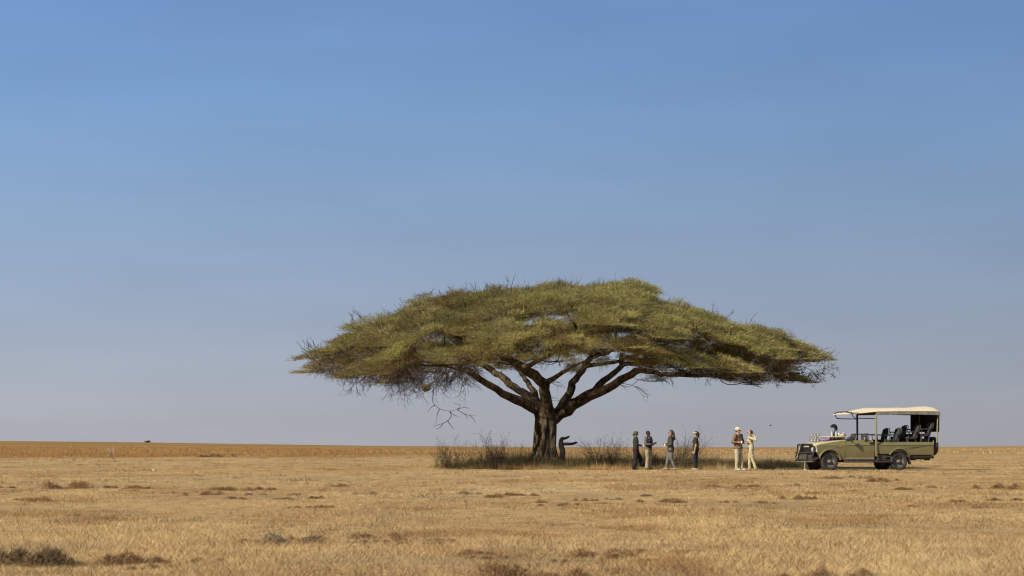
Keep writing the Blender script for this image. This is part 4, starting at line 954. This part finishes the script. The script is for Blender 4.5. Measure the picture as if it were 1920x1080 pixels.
CANVAS = mat('cream_canvas', (.56, .47, .315), .95, .06, 2.5, .02, 5)
CANVAS_SHADED = mat('canvas_valance', (.19, .175, .14), .95, .1, 4)  # roof canvas darkened, the valance's shade is put into the colour
CURTAIN = mat('shaded_curtain', (.018, .016, .015), .9, .2, 4)  # near black paints in the shade under the roof
SEATM = mat('dark_seat_fabric', (.040, .038, .032), .85, .25, 9)
GLASS = mat('lamp_glass', (.34, .34, .34), .08, .05, 5, spec=.8)
AMBER = mat('amber_lens', (.65, .22, .04), .2, .05, 5)
POST = mat('olive_post', (.23, .21, .11), .5, .08, 6)

def arc(cx, cz, r, a0, a1, n=12): return [(cx + r * math.cos(R(a0 + (a1 - a0) * i / n)), cz + r * math.sin(R(a0 + (a1 - a0) * i / n))) for i in range(n + 1)]
def both(fn):
    for s in (-1, 1): fn(s)
def side_prism(b, poly, s, yo, yi):
    """poly of (u, z); yo / yi: outer and inner half width, numbers or functions of z"""
    fo = yo if callable(yo) else (lambda z: yo); fi = yi if callable(yi) else (lambda z: yi)
    b.prism(poly, lambda p: (p[0], s * fo(p[1]), p[1]), lambda p: (p[0], s * fi(p[1]), p[1]))
lean_in = lambda z: .865 - max(0, z - 1.06) * .80
def barrel(b):
    """cut the side panels at several heights and give them their rounded section"""
    me = bmesh.new(); vs = [me.verts.new(v) for v in b.v]
    for f in b.f:
        try: me.faces.new([vs[i] for i in f])
        except ValueError: pass
    for k in range(9):
        bmesh.ops.bisect_plane(me, geom=list(me.verts) + list(me.edges) + list(me.faces), dist=1e-5, plane_co=(0, 0, .52 + k * .06), plane_no=(0, 0, 1))
    for v in me.verts:
        if abs(v.co.y) > .85 and v.co.z < 1.05: v.co.y -= math.copysign(.075 * ((v.co.z - .98) / .5) ** 2, v.co.y)
    n = MB(); n.bm(me); return n
# front wing and cab sides
bd = MB()
for s in (-1, 1):
    side_prism(bd, [(-.60, 1.00), (-.585, .74), (-.50, .60)] + arc(0, .39, .50, 156, 18) + [(.52, .47), (.715, .47), (.715, 1.06), (-.40, 1.06)], s, .865, .80)
    side_prism(bd, [(-.60, 1.00), (-.40, 1.06), (.715, 1.06), (.715, 1.255), (.40, 1.215), (0, 1.165), (-.40, 1.105), (-.56, 1.06)], s, lean_in, lambda z: lean_in(z) - .03)
    # moulded wheel arch lips
    for cx, r in ((0, .50),): bd.tube([(p[0], s * .875, p[1]) for p in arc(cx, .39, r, 166, 6, 14)], .035, 8)
bd.box((.70, -.80, .44), (.73, .80, 1.22))
bd = barrel(bd); bd.build('body', PAINT, veh, True, 30)
# bonnet
h = MB(); rings = []
for u, ze, zc, hw_ in ((-.63, 1.00, 1.02, .60), (-.60, 1.05, 1.10, .68), (-.40, 1.10, 1.175, .735), (0, 1.165, 1.245, .755), (.40, 1.215, 1.295, .735), (.80, 1.255, 1.335, .715)):
    top = [(u, -hw_ + 2 * hw_ * k / 16, ze + (zc - ze) * (1 - abs(2 * k / 16 - 1) ** 3.2) + (.012 if 5 <= k <= 11 else 0)) for k in range(17)]
    rings.append(top + [(u, hw_, ze - .06), (u, -hw_, ze - .06)])
h.loft(rings); h.build('bonnet', PAINT_SUNLIT, veh, True, 40)
# cowl, dashboard, folded windscreen frame
c = MB(); c.box((.80, -.74, 1.16), (.98, .74, 1.315), .03); c.box((.98, -.70, 1.05), (1.12, .70, 1.25), .03); c.build('dashboard', BLACK, veh, True)
c = MB(); c.tube([(.74, -.70, 1.345), (.40, -.68, 1.37), (.40, .68, 1.37), (.74, .70, 1.345)], .022, 8); c.build('folded_windscreen_frame', BLACK, veh, True)
# front face: grille, lamps
c = MB(); c.box((-.645, -.60, .70), (-.60, .60, .985), .015)
for k in range(6): c.box((-.662, -.40, .735 + k * .038), (-.643, .40, .75 + k * .038), .004)
c.build('grille', BLACK, veh, True)
for s in (-1, 1):
    l = MB(); l.lathe([(.001, -.045), (.07, -.035), (.098, -.012), (.105, .02), (.09, .03)], (-.645, s * .52, .87), 'X', 20); hl = l.build('headlight', GLASS, veh, True)
    l = MB(); l.lathe([(.107, -.03), (.122, -.02), (.122, .02), (.107, .02)], (-.645, s * .52, .87), 'X', 20, True); l.build('lamp_ring', STEEL, hl, True)
    l = MB(); l.loft([[(-.655, s * .66, .79), (-.655, s * .76, .79), (-.655, s * .76, .97), (-.655, s * .66, .97)], [(-.60, s * .655, .78), (-.57, s * .87, .78), (-.55, s * .87, .98), (-.60, s * .655, .98)]]); l.build('corner_lamp', GLASS, veh, True)
    l = MB(); l.box((.44, s * .87 - .012, .985), (.52, s * .87 + .012, 1.015), .005); l.build('side_indicator', AMBER, veh, True)
# steel bumper and bull bar
c = MB(); c.box((-.82, -.78, .385), (-.70, .60, .54), .025)
for s in (-1, 1): c.prism([(-.81, .39), (-.60, .46), (-.52, .58), (-.70, .54)], lambda p: (p[0], s * .80, p[1]), lambda p: (p[0], s * .86, p[1]))
c.build('bumper', BLACK, veh, True)
c = MB(); c.box((-.85, -.80, .362), (-.69, .62, .384), .004); c.build('bumper_step', STEEL, veh, True)
c = MB()
for y in (-.44, .38): c.prism([(-.91, .40), (-.76, .40), (-.75, .62), (-.60, 1.06), (-.62, 1.12), (-.71, 1.13), (-.88, .66)], lambda p: (p[0], y - .022, p[1]), lambda p: (p[0], y + .022, p[1]))
for s in (-1, 1):
    c.tube([(-.76, s * .44, 1.09), (-.74, s * .70, 1.07), (-.70, s * .80, .97), (-.74, s * .82, .70), (-.82, s * .80, .54)], .034, 8)
    c.tube([(-.90, s * .44, .74), (-.80, s * .80, .76)], .03, 8)
for z, x in ((1.09, -.66), (.74, -.82)): c.tube([(x, -.44, z), (x, .38, z)], .036, 8)
c.build('bull_bar', BLACK, veh, True)
c = MB(); c.box((-.80, -.62, .45), (-.62, .62, .70), .03); c.box((-.88, -.32, .46), (-.74, .32, .62), .03); c.build('winch', DARK, veh, True)
# doors
for s in (-1, 1):
    d = MB()
    side_prism(d, [(.735, .47), (2.04, .47), (2.04, 1.06), (.735, 1.06)], s, .865, .81)
    side_prism(d, [(.735, 1.06), (2.04, 1.06), (2.04, 1.265), (.735, 1.26)], s, lean_in, lambda z: lean_in(z) - .03)
    d.box((.735, s * .872 - .007, 1.045), (2.04, s * .872 + .007, 1.068), .003)
    d = barrel(d); dr = d.build('door', PAINT, veh, True, 30)
    k = MB(); k.box((1.80, s * .862 - .015, 1.115), (2.02, s * .862 + .015, 1.185), .008); k.build('handle', BLACK, dr, True)
    k = MB(); k.tube([(.95, s * .80, 1.27), (.93, s * .92, 1.29), (.93, s * 1.02, 1.28)], .014, 6); k.box((.90, s * 1.02 - .075, 1.19), (.95, s * 1.02 + .075, 1.41), .02); k.build('side_mirror', BLACK, veh, True)
# load bed
t = MB()
for s in (-1, 1):
    side_prism(t, [(2.16, 1.06), (2.16, .70), (2.62, .70)] + arc(3.18, .40, .52, 146, 26) + [(3.70, .66), (4.76, .66), (4.76, 1.06)], s, .865, .80)
    side_prism(t, [(2.16, 1.06), (4.76, 1.06), (4.76, 1.19), (2.16, 1.19)], s, lean_in, lambda z: lean_in(z) - .03)
    t.box((2.16, s * .872 - .008, 1.05), (4.76, s * .872 + .008, 1.075), .003)
    t.tube([(p[0], s * .878, p[1]) for p in arc(3.18, .40, .52, 150, 22, 14)], .032, 8)
t.box((4.735, -.80, .66), (4.77, .80, 1.19)); t.box((2.13, -.80, .66), (2.165, .80, 1.19))
t = barrel(t); t.build('load_bed', PAINT, veh, True, 30)
t = MB(); t.box((.73, -.79, .55), (4.73, .79, .62)); t.box((2.17, -.775, .62), (4.73, .775, 1.06)); t.box((2.17, -.72, 1.061), (4.73, .72, 1.12)); t.box((3.35, -.69, 1.121), (4.73, .69, 1.22)); t.box((4.2, -.66, 1.221), (4.73, .66, 1.34)); t.build('seat_platform', DARK, veh)
# chassis, steps, tank, axles
t = MB()
for y in (-.42, .42): t.box((-.70, y - .05, .46), (4.80, y + .05, .60), .01)
for u in (0, 3.18): t.tube([(u, -.70, .37), (u, .70, .37)], .055, 10)
t.lathe([(.001, -.16), (.12, -.1), (.15, 0), (.12, .1), (.001, .16)], (3.18, .12, .37), 'Y', 16)
t.box((2.2, -.80, .42), (2.62, -.45, .68), .03); t.box((3.75, -.70, .50), (4.6, .70, .66), .03); t.box((4.62, -.74, .50), (4.86, .74, .60), .02); t.box((4.80, -.08, .42), (5.02, .08, .52), .02)
for u in (3.9, 4.25, 4.6): t.box((u, -.72, .46), (u + .10, -.60, .52), .01)
t.tube([(1.2, .3, .43), (3.0, .35, .42), (3.4, .55, .47), (4.7, .6, .45)], .035, 8)
t.build('chassis', DARK, veh, True)
for s in (-1, 1):
    t = MB(); t.box((.66, s * .80 - .075, .335), (2.85, s * .80 + .075, .40), .015); t.box((.66, s * .76 - .03, .40), (2.85, s * .76 + .03, .47), .01); t.build('side_step', BLACK, veh, True)
    t = MB(); t.box((3.66, s * .74 - .13, .25), (3.685, s * .74 + .13, .62), .008, Euler((0, R(-14), 0)).to_matrix()); t.build('mudflap', BLACK, veh, True)
# wheels
def wheel(u, y, z, axis='Y', name='wheel', s=1, parent=veh):
    r_, wd = .385, .115
    w_ = empty(name, (u, y, z)); w_.parent = parent
    if axis == 'X': w_.rotation_euler = (0, 0, R(90))
    t = MB(); prof = [(.235, -.08), (.30, -.108), (.352, -.104), (.374, -.085), (.385, -.05), (.388, 0), (.385, .05), (.374, .085), (.352, .104), (.30, .108), (.235, .08)]
    t.lathe(prof, (0, 0, 0), 'Y', 40)
    for k in range(32):
        a = 2 * math.pi * k / 32; q = Euler((0, a, 0)).to_matrix()
        for yy in (-.075, .035):
            bb = bmesh.new(); bmesh.ops.create_cube(bb, size=1)
            for v in bb.verts: v.co = q @ Vector((v.co.x * .022 + .384, v.co.y * .055 + yy + .02, v.co.z * .038))
            t.bm(bb)
    t.build('tyre', RUBBER, w_, True, 40)
    t = MB(); t.lathe([(.242, -.085), (.236, -.06), (.205, -.045), (.19, -.015), (.12, -.005), (.10, -.03), (.075, -.055), (.001, -.055)], (0, 0, 0), 'Y', 28); t.lathe([(.242, .085), (.236, .06), (.205, .045), (.19, .0), (.001, .0)], (0, 0, 0), 'Y', 28)
    rm = t.build('rim', mat('dusty_rim', (.10, .088, .068), .6, .25, 10), w_, True, 40)
    t = MB()
    t.lathe([(.058, -.05), (.055, -.105), (.035, -.118), (.001, -.118)], (0, 0, 0), 'Y', 16); t.build('hub_cap', mat('dusty_hub', (.20, .185, .155), .6, .2, 8), w_, True, 40)
    if s > 0 and axis == 'Y': w_.rotation_euler = (0, 0, R(180))
    return w_
for u in (0, 3.18):
    for s in (-1, 1): wheel(u, s * .725, .385, 'Y', 'wheel', s)
sw_ = wheel(5.06, -.22, 1.02, 'X', 'spare_wheel')
t = MB(); t.tube([(4.77, -.22, 1.02), (5.0, -.22, 1.02)], .05, 10); t.box((4.77, -.55, .70), (4.80, .1, 1.16), .01); t.tube([(4.80, -.78, .60), (4.81, -.78, 1.25)], .03, 8); t.build('wheel_carrier', POST, veh, True)
t = MB(); t.box((4.765, -.86, .78), (4.79, -.78, .98), .01); t.build('tail_lamp', mat('red_lens', (.4, .03, .02), .2, .05, 5), veh)
# seats
def seat(u, y, z, arms=True):
    """z: height of the cushion top"""
    r_ = empty('seat', (u, y, z)); r_.parent = veh
    c = MB(); c.box((-.24, -.22, -.12), (.24, .22, .0), .04)
    for sx_ in (-.18, .18): c.box((sx_ - .02, -.2, -.42), (sx_ + .02, .2, -.12), .006)
    c.build('cushion', SEATM, r_, True)
    k = MB(); k.loft([[(.17, -.21, -.06), (.17, .21, -.06), (.25, .21, -.06), (.25, -.21, -.06)], [(.23, -.225, .2), (.23, .225, .2), (.31, .225, .2), (.31, -.225, .2)], [(.295, -.21, .40), (.295, .21, .40), (.36, .21, .40), (.36, -.21, .40)], [(.31, -.16, .455), (.31, .16, .455), (.36, .16, .455), (.36, -.16, .455)]])
    bk = k.build('backrest', SEATM, r_, True, 50)
    k = MB(); k.tube([(.36, -.2, .22), (.42, -.2, .44), (.40, -.17, .475), (.40, .17, .475), (.42, .2, .44), (.36, .2, .22)], .017, 8); k.build('grab_handle', BLACK, r_, True)
    if arms:
        for s in (-1, 1):
            k = MB(); k.box((-.26, s * .25 - .03, .17), (.26, s * .25 + .03, .215), .015); k.tube([(-.2, s * .25, .17), (-.16, s * .24, -.1)], .015, 6); k.build('armrest', SEATM if s < 0 else BLACK, r_, True)
    return r_
for y in (-.55, .55): seat(1.42, y, 1.06, False)
for y in (-.56, .56): seat(2.95, y, 1.30)
for y in (-.56, .56): seat(3.82, y, 1.42)
for y in (-.56, .56): seat(4.44, y, 1.54)
# grab rails behind the cab and in front of the rows
for u, z in ((1.72, 1.52), (2.20, 1.50)):
    g = MB(); g.tube([(u, -.72, 1.05), (u, -.72, z - .05), (u + .04, -.70, z), (u + .04, .70, z), (u, .72, z - .05), (u, .72, 1.05)], .022, 8)
    if u > 2: g.tube([(u + .03, -.70, z - .02), (u + .62, -.70, z - .03)], .018, 8); g.box((u - .05, -.75, z - .22), (u + .03, -.68, z - .02), .01)
    g.build('grab_rail', BLACK, veh, True)
g = MB(); tor = [(math.cos(2 * math.pi * k / 24) * .19, math.sin(2 * math.pi * k / 24) * .19) for k in range(25)]
tl = Euler((0, R(-58), 0)).to_matrix(); cw = Vector((1.16, .38, 1.36))
g.tube([cw + tl @ Vector((a, c_, 0)) for a, c_ in tor], .017, 8); g.tube([cw, cw + Vector((-.2, 0, -.16))], .02, 8)
for a in (90, 210, 330): g.tube([cw, cw + tl @ Vector((math.cos(R(a)) * .18, math.sin(R(a)) * .18, 0))], .012, 6)
g.build('steering_wheel', BLACK, veh, True)
# canopy: posts, frame, canvas, curtain
for s in (-1, 1):
    p_ = MB(); p_.box((2.065, s * .885 - .025, .60), (2.145, s * .885 + .025, 2.36), .012); p_.build('canopy_post', POST if s < 0 else BLACK, veh, True)
    p_ = MB(); p_.tube([(4.95, s * .82, 1.15), (5.02, s * .82, 2.40)], .03, 8); p_.build('canopy_post', POST, veh, True)
    p_ = MB(); p_.tube([(1.02, s * .80, 2.385), (1.08, s * .82, 2.25), (1.14, s * .84, 2.19), (1.25, s * .85, 2.175), (2.07, s * .87, 2.165)], .020, 8); p_.build('canopy_brace', BLACK, veh, True)
p_ = MB()
for s in (-1, 1): p_.tube([(1.0, s * .78, 2.385), (2.1, s * .86, 2.405), (5.03, s * .86, 2.42)], .025, 8)
for u in (1.02, 2.1, 3.1, 4.1, 5.03): p_.tube([(u, -.85, 2.40), (u, -.4, 2.45), (u, .4, 2.45), (u, .85, 2.40)], .022, 8)
p_.build('canopy_frame', BLACK, veh, True)
cv = MB(); rings = []
for u, zs_, zt, hw_ in ((.91, 2.365, 2.385, .76), (1.12, 2.375, 2.425, .83), (1.5, 2.40, 2.50, .90), (1.9, 2.44, 2.585, .93), (2.15, 2.455, 2.615, .94), (2.9, 2.475, 2.62, .94), (3.6, 2.48, 2.63, .94), (4.2, 2.485, 2.645, .94), (4.6, 2.485, 2.69, .94), (4.9, 2.48, 2.68, .94), (5.04, 2.47, 2.63, .93), (5.09, 2.46, 2.54, .92)):
    n_ = 20; top = []
    for k in range(n_ + 1):
        f_ = 2 * k / n_ - 1; sag = .012 * math.sin(u * 6 + k) + .010 * math.sin(u * 2.3 + k * 1.7)
        top.append((u, hw_ * f_, zs_ + (zt - zs_) * (1 - abs(f_) ** 3.5) + sag * (1 - abs(f_))))
    rings.append(top + [(u, hw_ * (1 - 2 * k / 8) * .985, zs_ - .02) for k in range(9)])
cv.loft(rings); cv.build('canvas_roof', CANVAS, veh, True, 50)
for s in (-1, 1):
    v_ = MB(); r1, r2_ = [], []
    for k in range(60):
        u = 2.10 + 2.97 * k / 59; wv = .010 * math.sin(u * 9) + .006 * math.sin(u * 23)
        r1.append([(u, s * (.925 + wv * .3), 2.47), (u, s * (.93 + wv), 2.335 + .012 * math.sin(u * 2.1)), (u, s * (.922 + wv), 2.335 + .012 * math.sin(u * 2.1)), (u, s * (.917 + wv * .3), 2.47)])
    v_.loft(r1); v_.build('canvas_valance', CANVAS_SHADED, veh, True, 60)
v_ = MB(); r1 = []
for k in range(40):
    y = -.91 + 1.82 * k / 39; wv = .018 * math.sin(y * 14)
    r1.append([(5.05 + wv * .3, y, 2.42), (5.03 + wv, y, 1.62), (5.018 + wv, y, 1.62), (5.038 + wv * .3, y, 2.42)])
v_.loft(r1); v_.build('rear_curtain', CURTAIN, veh, True, 60)
v_ = MB(); r1 = []
for k in range(20):
    u = 4.62 + .42 * k / 19; wv = .014 * math.sin(u * 30)
    r1.append([(u, .905 + wv * .3, 2.34), (u, .90 + wv, 1.62), (u, .888 + wv, 1.62), (u, .893 + wv * .3, 2.34)])
v_.loft(r1); v_.build('side_curtain', CURTAIN, veh, True, 60)
# raised air intake on the far wing
sn = MB(); pts, rad = smooth_path([Vector(p) for p in ((.70, .86, 1.12), (.94, .86, 1.24), (1.02, .84, 1.45), (1.07, .82, 1.66), (1.07, .80, 1.78), (1.01, .80, 1.87), (.91, .80, 1.87), (.84, .80, 1.83))], [.06, .05, .045, .06, .075, .085, .07, .05], .05); sn.tube(pts, rad, 14)
sn.build('air_intake', BLACK, veh, True, 50)
# bonnet tray and the drinks set out on it
tr_ = MB(); tr_.box((.08, -.66, 1.385), (.86, .66, 1.42), .008)
for u in (.14, .80):
    for y in (-.5, .5): tr_.box((u - .015, y - .015, 1.22), (u + .015, y + .015, 1.385))
tray = tr_.build('bonnet_tray', mat('pale_wood', (.52, .42, .25), .7, .12, 6), veh, True)
def on_tray(name, prof, u, y, z, m, label, cat, group=None, seg=14):
    b = MB(); b.lathe(prof, (0, 0, 0), 'Z', seg); o = b.build(name, m, None, True, 50); o.location = VM @ Vector((u, y, z)); return tag(o, label, cat, group)
BW = mat('white_ceramic', (.44, .41, .36), .35, .05, 6); BG = mat('pale_green_glass', (.20, .225, .17), .12, .1, 6, spec=.7); BT = mat('dark_bottle_glass', (.06, .07, .045), .12, .1, 6, spec=.7); CL = mat('clear_tumbler', (.40, .41, .39), .1, .05, 6, spec=.8)
bottle = [(.001, 0), (.036, 0), (.038, .02), (.038, .15), (.018, .20), (.014, .26), (.016, .265), (.001, .27)]
TRAY_DU = .2
for (u, y, m, lb) in ((.16, -.30, BW, 'white bottle at the left of the upright bottles on the bonnet tray'), (.24, -.22, BT, 'dark bottle between two white bottles on the bonnet tray'), (.33, -.34, BW, 'white bottle right of the dark bottle on the bonnet tray'), (.38, -.20, BT, 'dark bottle in front of the curved air intake on the bonnet tray')):
    on_tray('bottle', bottle, u + TRAY_DU, y, 1.42, m, lb, 'bottle')
on_tray('jug', [(.001, 0), (.05, 0), (.075, .05), (.07, .12), (.05, .15), (.055, .17), (.045, .17), (.001, .03)],   .68, -.30, 1.42, CL, 'pale jug at the right end of the bonnet tray', 'jug')
# tumblers stacked upside down in a rack and a pouch towards the front of the bonnet
tum = [(.001, 0), (.032, 0), (.036, .10), (.032, .10), (.028, .01), (.001, .01)]
rk = tag(empty('glass_rack', VM @ Vector((-.30, -.10, 1.20)), VROT), 'rack of small glasses standing on the front of the bonnet', 'rack')
q = MB(); q.box((-.16, -.28, 0), (.16, .28, .02), .004)
for z in (.12, .24, .34): q.tube([(-.15, -.27, z), (.15, -.27, z), (.15, .27, z), (-.15, .27, z), (-.15, -.27, z)], .007, 6)
for a_, c_ in ((-.15, -.27), (.15, -.27), (.15, .27), (-.15, .27)): q.box((a_ - .008, c_ - .008, .02), (a_ + .008, c_ + .008, .36))
q.build('frame', STEEL, rk, True)
for lv, z in enumerate((.02, .13, .245)):
    for k, y in enumerate((-.19, -.06, .07, .20)):
        for a_ in (-.07, .07):
            o = on_tray('tumbler', tum, -.30 + a_, -.10 + y, 1.20 + z, CL if (k + lv) % 2 else BG, 'small tumbler stacked in the rack on the front of the bonnet', 'glass', 'tumblers in the bonnet rack', 10)
q = blob('pouch', [('ell', (0, 0, .07), (.17, .13, .075)), ('ell', (.08, -.04, .10), (.09, .08, .06)), ('ell', (-.1, .03, .05), (.09, .1, .05))], mat('purple_cloth', (.20, .13, .24), .9, .35, 12), .015, None, 2, .03, 6)
q.location = VM @ Vector((.0, -.46, 1.225)); tag(q, 'crumpled purple cloth lying on the bonnet below the tray', 'cloth')
q = blob('bread_bag', [('ell', (0, 0, .05), (.12, .09, .06)), ('cap', (.03, 0, .08), .05, (.05, 0, .17), .015)], mat('tan_paper', (.50, .38, .18), .8, .15, 12), .012, None, 1, .02, 9)
q.location = VM @ Vector((.80, -.35, 1.42)); tag(q, 'tan paper bag peaked at the right of the bonnet tray', 'bag')
for u, y, sz_, m, lb in ((1.06, -.45, .10, (.05, .05, .05), 'dark rounded bag on the dashboard behind the mirror'), (1.22, -.30, .12, (.03, .03, .028), 'black bundle lying behind the dark bag at the windscreen line'), (1.75, -.66, .10, (.36, .27, .19), 'tan rolled blanket at the back of the cab beside the post')):
    q = blob('bag' if m[0] < .2 else 'blanket', [('ell', (0, 0, sz_ * .8), (sz_, sz_ * 1.1, sz_ * .9)), ('ell', (sz_ * .4, 0, sz_ * .5), (sz_ * .8, sz_ * .8, sz_ * .6))], mat('soft_cloth', m, .9, .2, 12), .015, None, 2, .02, 3)
    q.location = VM @ Vector((u, y, 1.24)); tag(q, lb, 'bag' if m[0] < .2 else 'blanket')
# white wedge against the far front tyre
q = MB(); q.prism([(-.09, 0), (.12, 0), (.06, .16), (-.06, .42)], lambda p: (p[0], -.07, p[1]), lambda p: (p[0], .07, p[1])); q = q.build('wheel_chock', mat('white_plastic', (.74, .70, .62), .6, .08, 8), None)
q.location = VM @ Vector((-.36, .70, -.0)); q.rotation_euler = (0, 0, VROT); tag(q, 'white wedge standing against the far front tyre of the truck', 'wedge')
